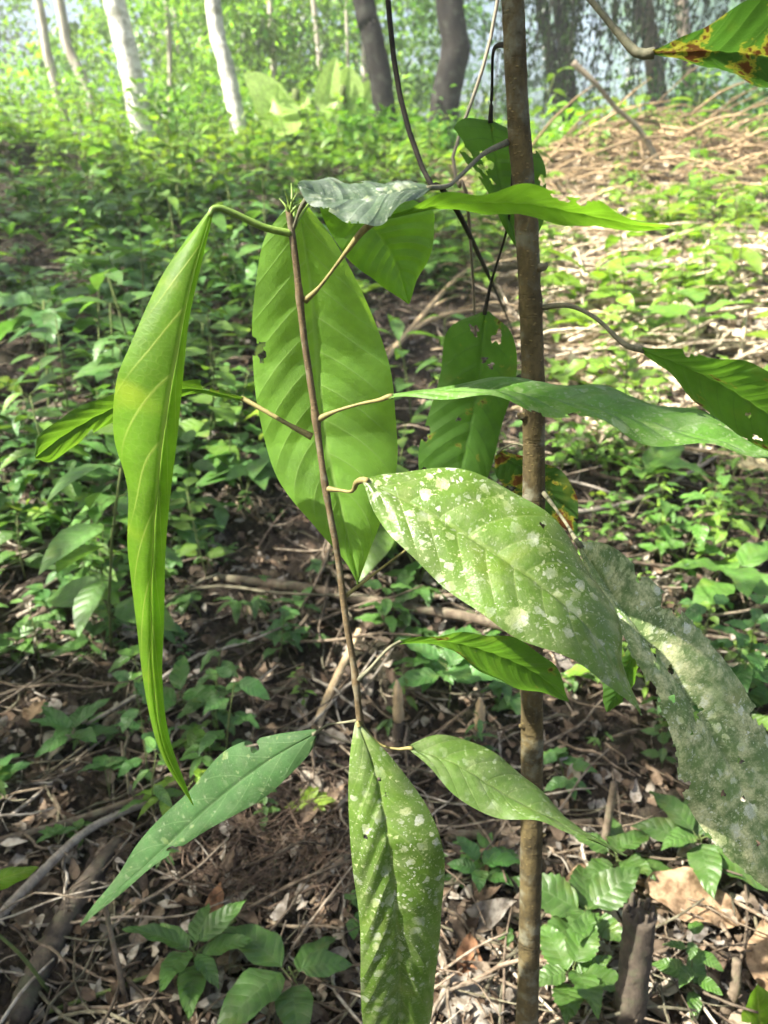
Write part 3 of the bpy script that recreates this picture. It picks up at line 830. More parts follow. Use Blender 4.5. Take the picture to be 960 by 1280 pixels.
while n < 45:
    y = R.uniform(9.5, 14.5); x = R.uniform(-7, 7)
    if not in_view(x, y): continue
    put_zone('far', x, y, R.choice(['herb', 'herb', 'rosette']), R.uniform(.18, .34)); n += 1

# --- the rest of the ground cover as one mass
un = Mass()
rng = random.Random(5)
cnt = 0
while cnt < 2500:
    r_ = rng.uniform(2.2, 16) if rng.random() < .8 else rng.uniform(8, 16)
    a = rng.uniform(-.8, .8)
    x, y = r_ * math.sin(a), r_ * math.cos(a)
    dens = .45 + .55 * float(smooth(3, 8, y))
    if -.5 < x < .9 and y < 4.0: dens *= .45
    patch = math.sin(x * 1.9 + y * .8) + math.sin(y * 2.1 - x * .9 + 1) + .7 * math.sin(x * 4.1 + 2) * math.sin(y * 3.3)
    dens *= float(smooth(-1.7, .7, patch)) if y < 10 else .5 + .5 * float(smooth(-1.2, .9, patch))
    if rng.random() > dens: continue
    if 1.6 < x < 4.6 and 9.3 < y < 11.2 and rng.random() < .75: continue
    if x > .3 and y > 3.2 and rng.random() < .68 * float(smooth(.3, 1.0, x)): continue
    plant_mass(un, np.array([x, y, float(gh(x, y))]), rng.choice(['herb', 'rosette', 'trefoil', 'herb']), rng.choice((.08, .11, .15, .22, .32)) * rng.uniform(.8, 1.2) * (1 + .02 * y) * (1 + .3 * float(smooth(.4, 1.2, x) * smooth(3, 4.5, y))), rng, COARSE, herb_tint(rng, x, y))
    cnt += 1
for k in range(190):                                                 # low sprigs down to the foot of the bank
    y = rng.uniform(1.45, 3.6); x = rng.uniform(-.75, .75) * y
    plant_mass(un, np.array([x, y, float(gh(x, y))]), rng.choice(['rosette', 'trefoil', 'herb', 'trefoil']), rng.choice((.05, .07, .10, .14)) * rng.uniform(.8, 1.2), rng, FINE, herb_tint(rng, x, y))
tag(un.obj('undergrowth', [M['herb'], M['herb_stem']]), 'low leafy ground cover filling the bank', 'undergrowth', kind='stuff')


# single leaf clusters that enter the frame at its edges
def loose_plant(name, label, mid, L, Rr, Y, oL, oR, mat, foot, seed, leaf_label=None):
    b = np.array([foot[0], foot[1], float(gh(foot[0], foot[1]))])
    t = thing(name, label, 'plant', b)
    p0 = pix(mid[0][0], mid[0][1], Y[0])
    tube('stem', [b, b * .5 + p0 * .5 + np.array([.02, .0, 0]), p0], (.004, .003, .002), M['herb_stem'], t, b)
    hero_leaf(mid, L, Rr, Y, oL, oR, mat, b, t, leaf_label, seed=seed)
    return t
loose_plant('seedling', 'plant with a bright yellow-green leaf in the bottom right corner', [(960, 1330), (950, 1290), (946, 1232)], [(958, 1330), (930, 1290), (934, 1255), (946, 1230)], [(965, 1330), (985, 1290), (970, 1250), (946, 1230)],
            [1.0, .98, .97], 0, .03, 'young', (.62, 1.0), 3)
loose_plant('seedling', 'plant with a narrow yellow-green leaf pointing in from the left edge', [(-60, 1125), (-10, 1103), (48, 1084)], [(-60, 1122), (-10, 1090), (48, 1083)], [(-60, 1128), (-10, 1116), (20, 1103), (48, 1085)],
            [1.0, 1.0, 1.0], .02, -.01, 'young', (-.62, 1.05), 4)

# ================================================================== THE TWO SAPLINGS
# thin sapling
A_PATH = [pix(361, 262, .722), pix(364, 290, .722), pix(372, 350, .72), pix(383, 440, .715), pix(395, 530, .71), pix(408, 612, .70), pix(425, 720, .69), pix(440, 820, .68), pix(451, 905, .67), pix(476, 1050, .66), pix(500, 1230, .65)]
a_foot = np.array([A_PATH[-1][0] + .012, .645, 0]); a_foot[2] = float(gh(a_foot[0], a_foot[1])) - .01
SA = thing('thin_sapling', 'slender young tree with a thin brown stem and large hanging leaves', 'sapling', a_foot)
rads = [.0029, .0031, .0030, .0032, .0034, .0037, .0040, .0044, .0048, .0052, .0057, .0068]
P = np.array(A_PATH + [a_foot])
Pc = catmull(P, 120)
Pc[:, 0] += .0006 * np.sin(np.arange(120) * .55); Pc[:, 1] += .0006 * np.cos(np.arange(120) * .7)
rr = np.interp(np.linspace(0, 1, 120), np.linspace(0, 1, 12), rads)
for q in (pix(380, 375, .72), pix(390, 545, .71), pix(398, 523, .71), pix(408, 611, .70), pix(447, 850, .675), pix(451, 900, .67)):
    d = np.linalg.norm(Pc - q, axis=1); rr += .0016 * np.exp(-(d / .006) ** 2)
tube('stem', Pc, rr, M['stem_thin'], SA, a_foot, 12, 240, .03, 4)

HL = lambda *a, **k: hero_leaf(*a, base=a_foot, parent=SA, **k)
HL([(265, 262), (240, 350), (222, 440), (205, 540), (194, 640), (189, 740), (191, 850), (205, 935), (242, 1008)],
   [(262, 262), (205, 340), (165, 430), (146, 480), (142, 545), (160, 610), (160, 690), (171, 790), (184, 880), (203, 950), (242, 1008)],
   [(268, 262), (249, 340), (236, 400), (229, 470), (215, 600), (207, 690), (205, 780), (203, 850), (213, 925), (242, 1006)],
   [.70, .675, .655, .64, .63, .625, .625, .63], .012, .018, 'young', label='long yellow-green young leaf hanging straight down at the left',
   petiole=[(364, 292, .722), (330, 284, .715), (295, 268, .708), (275, 260, .703)], pet_mat='petiole_green', pet_r=(.0032, .0030, .0028, .0022), veins=9, wave=.004, bow=.006, seed=2)
HL([(374, 262), (390, 370), (398, 470), (408, 560), (430, 650), (447, 730)],
   [(360, 256), (330, 300), (318, 370), (315, 430), (322, 510), (345, 595), (395, 660), (430, 700), (447, 730)],
   [(385, 258), (420, 305), (455, 370), (485, 450), (494, 520), (496, 580), (480, 640), (462, 690), (447, 730)],
   [.775, .79, .80, .80, .785, .77], .0, .012, 'under', label='largest leaf, its pale veined underside showing behind the stem',
   petiole=[(366, 275, .725), (368, 262, .745), (371, 258, .765)], pet_mat='petiole_green', veins=12, quilt=.0016, bow=.007, seed=3, holes=[(.36, -.93, .007), (.38, -.86, .005)])
HL([(425, 246), (470, 290), (495, 330), (511, 380)], [(410, 244), (400, 262), (430, 318), (470, 352), (511, 380)], [(440, 244), (500, 246), (540, 262), (545, 285), (536, 325), (520, 352), (511, 380)],
   [.80, .82, .83, .83], -.01, .01, 'under_vivid', label='vivid green leaf hanging behind the greyish leaf', petiole=[(366, 285, .724), (380, 262, .74), (400, 246, .77)], pet_mat='petiole_green', seed=5)
HL([(478, 273), (560, 252), (650, 252), (740, 268), (838, 284)], [(478, 271), (540, 243), (600, 235), (680, 238), (740, 258), (772, 273), (838, 283)], [(478, 275), (530, 264), (600, 266), (680, 270), (740, 277), (775, 281), (838, 285)],
   [.70, .68, .665, .65, .635], -.05, .035, 'under_vivid', label='narrow vivid green leaf held out level to the right, with a dark-edged tear',
   petiole=[(381, 376, .72), (400, 358, .715), (435, 312, .708), (455, 287, .704)], pet_mat='petiole_tan', pet_r=(.0032, .0015, .0014, .0022, .0030, .0022), seed=6, holes=[(.62, -.95, .006), (.70, -1.0, .007)], wave=.003)
HL([(305, 499), (230, 484), (150, 506), (90, 538), (44, 572)], [(305, 496), (265, 481), (230, 478), (145, 494), (85, 518), (50, 540), (43, 570)], [(304, 502), (275, 495), (230, 489), (145, 520), (112, 546), (86, 562), (63, 579), (44, 574)],
   [.725, .735, .74, .74, .735], -.02, .02, 'olive', label='small olive leaf reaching left with a scorched tip', petiole=[(390, 546, .71), (365, 533, .712), (330, 513, .718)], pet_r=(.0036, .0022, .0022, .0026), seed=7, bites=2)
HL([(485, 496), (580, 489), (680, 497), (780, 520), (870, 545), (965, 572)], [(485, 494), (560, 481), (620, 474), (665, 471), (700, 480), (780, 497), (850, 514), (900, 533), (965, 566)],
   [(485, 499), (560, 499), (640, 508), (720, 521), (800, 541), (850, 554), (905, 557), (965, 574)], [.685, .67, .655, .64, .625, .61], .075, -.035, 'level', label='level leaf reaching right in front of the thick stem, dull with pale flecks',
   petiole=[(398, 524, .71), (420, 514, .706), (450, 505, .70), (474, 500, .69)], pet_r=(.0034, .0016, .0014, .0016, .0026), seed=8, veins=10, quilt=.0018, wave=.005, bites=2)
HL([(455, 600), (530, 638), (610, 686), (690, 742), (748, 800), (802, 894)], [(455, 598), (490, 590), (550, 587), (610, 600), (670, 635), (720, 690), (755, 740), (776, 790), (778, 832), (802, 894)],
   [(453, 602), (470, 642), (500, 682), (560, 732), (620, 780), (680, 808), (740, 845), (775, 868), (802, 895)], [.665, .64, .615, .59, .565, .54], .055, -.03, 'spotted', label='broad leaf covered in pale lichen spots, lowest of the big leaves at the centre',
   petiole=[(409, 611, .70), (425, 613, .69), (440, 614, .68), (446, 603, .672)], pet_r=(.0034, .0016, .0016, .0028, .0032), seed=9, bow=.006, quilt=.0012, wave=.004, holes=[(.47, -.72, .0022)])
HL([(500, 802), (560, 801), (620, 818), (670, 842), (711, 876)], [(500, 799), (540, 791), (590, 792), (640, 802), (690, 832), (711, 875)], [(500, 806), (540, 804), (575, 820), (620, 846), (670, 862), (700, 873), (711, 877)],
   [.70, .71, .72, .73, .735], -.04, .045, 'dark', label='dark leaf drooping in front of the thick stem below the spotted leaf', petiole=[(447, 850, .675), (462, 836, .68), (484, 812, .69)], pet_mat='petiole_grey', pet_r=(.0030, .0016, .0016, .0018), seed=10)
HL([(395, 916), (330, 955), (260, 1010), (190, 1075), (150, 1112), (100, 1158)], [(395, 911), (340, 919), (280, 938), (240, 983), (202, 1018), (172, 1058), (145, 1098), (100, 1157)],
   [(396, 920), (384, 946), (340, 990), (290, 1022), (240, 1050), (190, 1085), (155, 1110), (100, 1159)], [.70, .715, .73, .745, .75, .755], .03, -.02, 'dull_dark', label='dull grey-green leaf reaching down to the lower left, with a brown nick', petiole=[(451, 900, .67), (430, 903, .68), (410, 906, .69)], pet_mat='petiole_grey', seed=11,
   veins=9, bites=2)
HL([(447, 903), (468, 960), (484, 1040), (494, 1130), (499, 1210), (498, 1290), (492, 1370)], [(444, 903), (437, 950), (436, 1010), (440, 1080), (449, 1150), (450, 1230), (458, 1300), (492, 1370)],
   [(450, 905), (500, 960), (540, 1020), (556, 1080), (553, 1150), (545, 1220), (536, 1290), (492, 1370)], [.655, .63, .61, .60, .60, .605, .61], -.005, .012, 'spotted', label='leaf hanging straight down at the bottom, speckled with pale lichen', seed=12,
   petiole=[(451, 905, .668), (449, 902, .66)], veins=12, quilt=.0022, bow=.006, holes=[(.16, .05, .002), (.2, .18, .0018), (.3, -.6, .0022)])
HL([(512, 935), (570, 955), (630, 992), (690, 1026), (740, 1050), (784, 1070)], [(511, 931), (550, 919), (590, 930), (640, 960), (690, 1003), (735, 1042), (784, 1069)], [(512, 938), (540, 961), (580, 1001), (620, 1018), (680, 1030), (730, 1051), (784, 1072)],
   [.66, .65, .64, .63, .62, .61], .045, -.02, 'spotted_dull', label='leaf reaching right across the foot of the thick stem, lit along its upper edge', petiole=[(452, 908, .67), (475, 930, .668), (495, 936, .664)], seed=13, veins=9, holes=[(.56, .2, .002)])
# bud and stipules at the tip, and the spent stalk low on the stem
m = Mass()
for k, (ex, ey) in enumerate([(355, 235), (372, 240), (349, 248), (381, 250), (364, 228)]):
    V, F = tube_arrays([pix(362, 268, .722), pix((362 + ex) / 2 + (-2 if k % 2 else 2), (268 + ey) / 2, .72), pix(ex, ey, .715 + .004 * k)], (.0016, .0011, .0003), 6, 10); m.add(V - a_foot, F)
m.obj('bud', M['petiole_green'], SA)
tube('leaf_stalk', [pix(432, 745, .69), pix(450, 731, .70), pix(480, 708, .715), pix(508, 687, .73)], (.0022, .0014, .0012, .0014), M['petiole_tan'], SA, a_foot)
tube('leaf_stalk', [pix(366, 288, .722), pix(374, 265, .715), pix(384, 247, .71), pix(386, 240, .708)], (.0014, .0012, .0024, .0022), M['petiole_grey'], SA, a_foot)

# thick sapling
YB = .92
B_PATH = [pix(628, -240, YB), pix(636, -100, YB), pix(641, 0, YB), pix(648, 150, YB), pix(656, 250, YB), pix(664, 400, YB), pix(667, 520, YB), pix(667, 650, YB), pix(665, 800, YB), pix(665, 950, YB), pix(664, 1070, YB), pix(661, 1200, YB), pix(658, 1300, YB)]
b_foot = np.array([B_PATH[-1][0] + .004, YB, 0]); b_foot[2] = float(gh(b_foot[0], YB)) - .02
SB = thing('thick_sapling', 'young tree with a thick straight grey-brown stem running top to bottom', 'sapling', b_foot)
Pc = catmull(np.array(B_PATH + [b_foot]), 160)
rr = np.interp(np.linspace(0, 1, 160), np.linspace(0, 1, 9), [.0105, .0112, .0125, .0135, .0145, .0158, .0165, .0172, .022])
for py in (60, 178, 285, 380, 470, 625, 860, 1080): 
    d = np.linalg.norm(Pc - pix(660, py, YB), axis=1); rr += .0012 * np.exp(-(d / .010) ** 2)
rr *= 1 + .02 * np.sin(np.arange(160) * 1.1) * np.sin(np.arange(160) * .37)
tube('stem', Pc, rr, M['stem_thick'], SB, b_foot, 20, 320, .012, 5)
m = Mass()
for py, sx in ((335, 1), (520, -1), (740, 1), (905, -1), (1040, 1), (1150, 1)):
    c = pix(np.interp(py, [250, 400, 650, 1070, 1300], [656, 664, 667, 664, 658]), py, YB)
    o = np.array([sx * .9, -.45, .1]) * .0165
    tube('leaf_scar', [c + o * .6, c + o, c + o * 1.28 + np.array([0, 0, .003])], (.006, .0045, .002), M['stem_thick'], SB, b_foot, 8, 8, .08, py)
HB = lambda *a, **k: hero_leaf(*a, base=b_foot, parent=SB, **k)
HB([(815, 66), (880, 64), (960, 72), (1070, 95)], [(815, 62), (850, 45), (910, 14), (960, -4), (1020, 10), (1070, 95)], [(815, 68), (860, 80), (895, 88), (930, 98), (970, 106), (1030, 110), (1070, 96)],
   [.78, .76, .74, .72], -.06, .02, 'scorched', label='scorched leaf with brown patches at the top right corner', petiole=[(640, -80, YB), (690, -50, .88), (738, 0, .83), (770, 38, .80), (796, 66, .785)], pet_mat='petiole_grey', pet_r=(.004, .0027, .0026, .0030, .0046), seed=21, holes=[(.30, .9, .006), (.38, .95, .007)])
HB([(537, 235), (480, 243), (440, 250), (405, 245), (372, 229)], [(536, 232), (500, 223), (455, 224), (410, 226), (372, 228)], [(538, 237), (500, 262), (470, 290), (440, 280), (415, 268), (388, 250), (372, 231)],
   [.70, .685, .675, .67, .665], .055, -.045, 'grey', label='ragged greyish leaf lying level beside the tip of the thin stem', petiole=[(634, 178, YB), (605, 192, .86), (575, 220, .79), (560, 232, .74)], pet_mat='petiole_grey', pet_r=(.0038, .0021, .0018, .0022), seed=22, ragged=.02, bow=.003, nv=150, nu=48, bites=3)
HB([(613, 152), (625, 230), (648, 315)], [(611, 150), (580, 148), (567, 165), (580, 200), (603, 230), (622, 270), (648, 315)], [(616, 151), (650, 170), (676, 195), (684, 228), (682, 270), (668, 300), (648, 315)],
   [1.0, 1.0, .99], .0, .01, 'dark', label='round hole-eaten leaf hanging behind the thick stem near the top', petiole=[(641, 58, YB), (622, 57, .95), (616, 70, .985), (615, 110, 1.0)], pet_mat='vine', pet_r=(.0032, .0024, .0016, .0016, .0030), seed=23, holes=[(.35, -.3, .008), (.42, -.5, .005), (.5, -.35, .004)], bites=4)
HB([(606, 390), (597, 480), (578, 580), (560, 660)], [(602, 390), (560, 412), (550, 470), (532, 530), (523, 570), (530, 620), (560, 660)], [(611, 389), (640, 418), (646, 468), (628, 530), (612, 590), (590, 640), (560, 660)],
   [1.05, 1.05, 1.04, 1.03], .01, .0, 'dark', label='dark hole-eaten leaf hanging between the two stems', petiole=[(646, 178, YB + .02), (640, 230, .97), (634, 285, 1.0), (615, 350, 1.04)], pet_mat='vine', pet_r=(.003, .0016, .0014, .0016, .003), seed=24, holes=[(.1, -.35, .006), (.13, .5, .007), (.22, .1, .004), (.25, .3, .004), (.5, -.3, .003)], bites=3)
HB([(622, 566), (680, 606), (722, 668)], [(628, 562), (680, 578), (712, 605), (722, 640), (722, 668)], [(618, 572), (622, 600), (655, 624), (692, 652), (722, 669)], [1.0, 1.0, .98], -.02, .02, 'scorched', label='short olive leaf with brown specks behind the thick stem', petiole=[(664, 560, YB), (645, 555, .96), (630, 560, .99)], pet_mat='petiole_grey', seed=25, bites=3)
HB([(803, 437), (860, 460), (920, 492), (1020, 560)], [(802, 434), (840, 439), (900, 452), (960, 462), (1000, 490), (1020, 560)], [(802, 440), (840, 466), (880, 507), (915, 546), (955, 566), (1020, 562)],
   [.80, .78, .76, .74], -.05, .05, 'dark', label='dark leaf drooping in from the right edge with a few small holes', petiole=[(674, 385, YB), (710, 382, .89), (745, 398, .85), (780, 430, .815)], pet_mat='petiole_grey', pet_r=(.0034, .0024, .0022, .0034), seed=26, holes=[(.62, .2, .003), (.7, .6, .004)], bites=2)
HB([(724, 680), (772, 752), (832, 832), (884, 910), (936, 1000), (1004, 1140)], [(722, 676), (772, 686), (845, 756), (892, 808), (930, 866), (968, 940), (1008, 1030), (1004, 1140)],
   [(722, 684), (742, 742), (772, 796), (808, 850), (840, 915), (852, 980), (878, 1032), (920, 1082), (1004, 1142)], [.76, .72, .69, .66, .63, .60], .035, -.02, 'ragged', label='ragged pale leaf crusted with lichen at the right, full of small holes',
   petiole=[(676, 612, YB), (690, 630, .88), (708, 655, .82), (718, 672, .78)], pet_mat='petiole_grey', pet_r=(.0034, .0020, .0018, .003), seed=27, ragged=.035, nv=170, nu=56, bow=.005, veins=9,
   holes=[(.30, .12, .0055), (.36, .0, .004), (.37, 1.0, .009), (.41, .55, .0045), (.47, .0, .0045), (.48, .15, .004), (.62, -.2, .003), (.7, .1, .003), (.74, -.5, .003), (.55, -.95, .008), (.8, .3, .003), (.25, -.97, .011), (.6, .95, .006), (.5, .5, .0025), (.66, .4, .003)], bites=4)
HB([(795, 805), (782, 845), (758, 890)], [(792, 804), (765, 828), (755, 860), (758, 890)], [(798, 806), (802, 830), (785, 865), (758, 890)], [.88, .88, .87], 0, .02, 'dark', label='small dark leaf hanging behind the tip of the spotted leaf', petiole=[(672, 770, YB), (720, 770, .90), (770, 785, .885)], pet_mat='petiole_grey', seed=28, bites=1)

# vines hanging between the stems
v1 = [pix(478, -120, 1.25), pix(485, 0, 1.22), pix(500, 120, 1.18), pix(535, 225, 1.15), pix(590, 300, 1.18), gp(640, 520) + np.array([0, 0, .35]), gp(680, 560)]
tag(tube('hanging_vine', v1, (.0036, .0034, .0032, .0028, .0024), M['vine'], None, sides=8, n=90), 'thick dark vine hanging from the top between the two stems', 'vine')
v2 = [pix(632, -80, 1.1), pix(622, 0, 1.1), pix(608, 70, 1.1), pix(585, 140, 1.1), pix(568, 185, 1.1), pix(566, 215, 1.1), pix(572, 232, 1.1), pix(590, 330, 1.25), gp(600, 560)]
tag(tube('hanging_vine', v2, (.0022, .002, .002, .0018), M['brown_bark'], None, sides=8, n=90), 'thin pale vine close to the left side of the thick stem', 'vine')
v3b = gp(835, 228); v3 = [v3b, pix(802, 166, v3b[1] - .1), pix(770, 135, v3b[1] - .2), pix(745, 105, v3b[1] - .3), pix(716, 78, v3b[1] - .3)]
tag(tube('bare_branch', v3, (.040, .034, .028, .024, .034), M['brown_bark'], None, sides=8, n=50), 'bare curved branch pointing up at the left, right of the thick stem', 'branch')

# ================================================================== FALLEN WOOD AND DEAD LEAVES THAT STAND OUT
def on_ground(pts, lift):
    out = []
    for k, (px, py) in enumerate(pts):
        q = gp(px, py); out.append(q + np.array([0, 0, lift[k] if isinstance(lift, (list, tuple)) else lift]))
    return out
def stick(name, label, pts, lift, rads, mat, cat='stick', wob=.05, sides=10, seed=0):
    P = on_ground(pts, lift)
    return tag(tube(name, P, rads, M[mat], None, sides=sides, n=40, wob=wob, seed=seed), label, cat)
stick('fallen_branch', 'long dark fallen branch lying behind both stems', [(270, 728), (380, 745), (480, 768), (590, 790), (690, 812)], [.02, .03, .04, .05, .03], (.014, .017, .018, .018, .014), 'dead_wood', 'branch')
stick('fallen_branch', 'mossy rotting branch sloping down the lower left corner', [(20, 1290), (60, 1200), (105, 1120), (150, 1060)], .018, (.022, .024, .022, .016), 'dark_wood', 'branch', .08)
stick('dead_stick', 'pale stick at the left edge leaning across the mossy branch', [(-20, 1180), (50, 1120), (120, 1060), (200, 1010)], [.02, .05, .06, .03], (.010, .010, .009, .006), 'grey_wood')
stick('dead_stick', 'long brown stick lying across the lower left under the dull leaf', [(-20, 1065), (90, 1040), (180, 1010), (290, 960)], [.02, .03, .035, .02], (.008, .009, .008, .006), 'dead_wood')
stick('dead_stick', 'thin upright dead stalk at lower left behind the seedling', [(160, 1265), (150, 1240)], [.0, .22], (.006, .004), 'dead_wood')
stick('dead_stick', 'brown stick pointing up the bank left of the lichen-speckled leaf', [(375, 1130), (415, 1100), (470, 1055)], [.01, .03, .03], (.009, .009, .006), 'dead_wood')
stick('dead_stick', 'thin green-brown stalk crossing the floor at the bottom left', [(60, 1270), (160, 1245), (240, 1215), (300, 1160)], [.01, .03, .04, .03], (.004, .004, .004, .003), 'herb_stem')
stick('dead_stick', 'broken pale branch leaning at the foot of the thin stem', [(395, 915), (415, 880), (450, 820)], [.01, .05, .09], (.013, .012, .010), 'cut_wood')
stick('dead_stick', 'brown stick lying behind the lit part of the thick stem', [(560, 1052), (620, 1050), (690, 1040), (740, 1035)], [.02, .02, .02, .02], (.011, .011, .010, .008), 'dead_wood')
stick('dead_stick', 'two-tone stick slanting from the thick stem to the bottom edge', [(680, 1195), (740, 1230), (830, 1285)], [.05, .045, .03], (.006, .007, .008), 'dead_wood')
stick('dead_stick', 'pale crooked stick along the bank above the ragged leaf', [(690, 660), (780, 650), (840, 630), (900, 580)], [.05, .07, .1, .05], (.010, .009, .008, .007), 'grey_wood')
stick('fallen_branch', 'sunlit bleached branch lying on the bright bank at right', [(700, 330), (790, 345), (880, 350), (960, 345)], [.03, .08, .08, .05], (.035, .035, .03, .025), 'grey_wood', 'branch')
stick('dead_stick', 'bleached cane sloping down to the left between the stems', [(470, 470), (520, 420), (570, 370), (620, 330)], [.03, .08, .12, .1], (.016, .016, .014, .012), 'cut_wood')
stick('dead_stick', 'bleached cane lying below its twin between the stems', [(480, 445), (540, 415), (600, 395)], [.02, .08, .05], (.013, .014, .011), 'cut_wood')
stick('dead_stick', 'dark stick lying on the shaded bank at left', [(-10, 640), (60, 640), (140, 655), (220, 680)], [.02, .03, .03, .02], (.018, .018, .016, .012), 'dark_wood')
stick('dead_stick', 'grey stick on the shaded bank between the left leaf and the large leaf', [(220, 560), (260, 590), (330, 600)], [.03, .05, .03], (.014, .012, .010), 'grey_wood')
for (px, h, py, lab) in [(497, .14, 900, 'cut stake with a pale split end between the stems, nearer the thin one'), (598, .11, 905, 'cut stake with a pale split end close to the thick stem')]:
    b = gp(px, py + 30)
    t = thing('cut_stake', lab, 'stake', b)
    tube('stake_shaft', [b, b + np.array([.002, 0, h * .55])], (.016, .015), M['dark_wood'], t, b, 10, 8, .04)
    tube('split_end', [b + np.array([.002, 0, h * .55]), b + np.array([.0, .002, h * 1.0]), b + np.array([-.003, .003, h * 1.45])], (.0150, .0145, .013, .003), M['cut_wood'], t, b, 9, 12, .16, 3)
    tube('splinter', [b + np.array([.007, -.004, h * .95]), b + np.array([.010, -.004, h * 1.3])], (.005, .0012), M['cut_wood'], t, b, 6, 8, .15, 4)
b = gp(752, 1085)
tag(tube('dead_stick', [b, b + np.array([.0, .0, .12]), b + np.array([.003, 0, .24])], (.010, .009, .008), M['dead_wood'], None, n=20, wob=.04), 'upright broken stick right of the thick stem below the leaf tip', 'stick')
# stump
b = gp(785, 1290)
st = thing('stump', 'short dark broken stump at the bottom right', 'stump', b)
tp = pix(800, 1142, b[1] + .03)
tube('stump_trunk', [b - np.array([0, 0, .03]), b * .5 + tp * .5, tp], (.030, .026, .027), M['dark_wood'], st, b, 16, 26, .06, 3)
m = Mass()
for k in range(9):
    a = k * .7; o = np.array([math.cos(a), math.sin(a), 0]) * .019
    V, F = tube_arrays([tp + o - np.array([0, 0, .02]), tp + o * 1.05 + np.array([0, 0, R.uniform(.008, .03)])], (.009, .003), 6, 6, .1, k); m.add(V - b, F)
m.obj('broken_top', M['dark_wood'], st)
b = gp(905, 1270)
tag(tube('dead_stick', [b, b + np.array([.008, .0, .07]), b + np.array([.006, .01, .13])], (.011, .010, .008), M['dead_wood'], None, n=20, wob=.06), 'stub of dead branch beside the big tan leaf at bottom right', 'stick')


def dead_leaf(name, label, px, py, L, width, yaw, pitch, roll, mat, droop=.3, fold=.3, seed=0, wave=1.0, lift=.03, twist=.3, teeth=0):
    b = gp(px, py) + np.array([0, 0, lift])
    V, F, UV = blade(12, 26, width, droop, fold, 1.0, wave, teeth, seed, twist)
    g = np.random.default_rng(seed)
    V = V + .012 * np.stack([np.zeros(len(V)), np.zeros(len(V)), np.sin(V[:, 1] * 9 + seed) * np.cos(V[:, 0] * 14)], -1)
    W = V @ frame_mats([yaw], [pitch], [roll], [L])[0].T
    W = W - W.mean(0)
    return tag(link(name, mesh_from(name, W, F, M[mat], UV), None, b), label, 'dead leaf')
dead_leaf('dead_leaf', 'big tan dead leaf in a sun patch at the bottom right', 870, 1150, .22, .52, 1.9, -.10, -.35, 'dead_tan', .15, .2, 1, .6, .05, .1)
dead_leaf('dead_leaf', 'tan dead leaf behind the stump', 740, 1120, .22, .55, -1.3, .1, -.5, 'dead_tan', .3, .2, 12, .6, .04, .2)
dead_leaf('dead_leaf', 'curled grey dead leaf just left of the foot of the thick stem', 605, 1165, .17, .40, 1.1, .25, -.6, 'dead_grey', -.4, .9, 2, .8, .035, .8)
dead_leaf('dead_leaf', 'pale brown dead leaf standing on edge left of the thick stem', 612, 1085, .12, .45, .6, .5, .3, 'dead_tan', .3, .5, 3, .6, .035, .4)
dead_leaf('dead_leaf', 'large flat brown dead leaf at the bottom left of the thick stem', 600, 1260, .17, .7, 1.3, 0, -.2, 'dead_grey', .15, .2, 4, .6, .02, .1)
dead_leaf('dead_leaf', 'pale grey dead leaf on the left beside the hanging leaf', 90, 925, .20, .45, .3, .2, .1, 'dead_grey', .2, .2, 5, .5, .04, .2)
dead_leaf('dead_leaf', 'small tan dead leaf left of the pale grey one', 48, 905, .09, .7, .2, .2, .1, 'dead_tan', .1, .2, 6, .5, .05, .1)
dead_leaf('dead_leaf', 'brown dead leaf standing behind the bottom left seedling', 272, 1145, .08, .6, .1, .9, .1, 'dead_brown', .2, .4, 7, .5, .04, .1)
dead_leaf('dead_leaf', 'pale yellow leaf at the right edge of the bright bank', 935, 645, .22, .5, 1.2, .0, -.5, 'dead_yellow', .2, .2, 8, .6, .22, .2)
dead_leaf('dead_leaf', 'brown dead leaf against the right side of the hanging speckled leaf', 585, 1210, .11, .5, .3, .5, -.3, 'dead_brown', .3, .6, 9, .5, .03, .3)
dead_leaf('dead_leaf', 'tan dead leaf at the right edge beside the branch stub', 955, 1215, .15, .6, .2, .4, .3, 'dead_tan', .2, .2, 10, .5, .05, .2)

# ================================================================== TREES AT THE TOP OF THE BANK
def crown_mass(m, c, rx, rz, n, leaf, rng, tint, clumps=14, mi=0):
    cs = [np.array([rng.gauss(0, .55) * rx, rng.gauss(0, .55) * rx, rng.gauss(0, .5) * rz]) for _ in range(clumps)]
    per = n // clumps
    for q in cs:
        cr = rng.uniform(.18, .4) * rx
        loc = c + q + NR.standard_normal((per, 3)) * np.array([cr, cr, cr * .6]) * .8
        tn = np.asarray(tint) * rng.uniform(.65, 1.35)
        tp = COARSE_MINI[rng.randrange(3)]
        m.many(tp, frame_mats(NR.uniform(0, 6.28, per), NR.normal(-.3, .45, per), NR.normal(0, .5, per), leaf * NR.uniform(.7, 1.4, per)), loc, tn * NR.uniform(.8, 1.2, (per, 1)), mi)
    return cs
COARSE_MINI = [blade(2, 3, .5, .3, .25, 1, 0, 0, 31), blade(2, 3, .62, .3, .2, .95, 0, 0, 32), blade(2, 3, .4, .35, .2, 1, 0, 0, 33)]


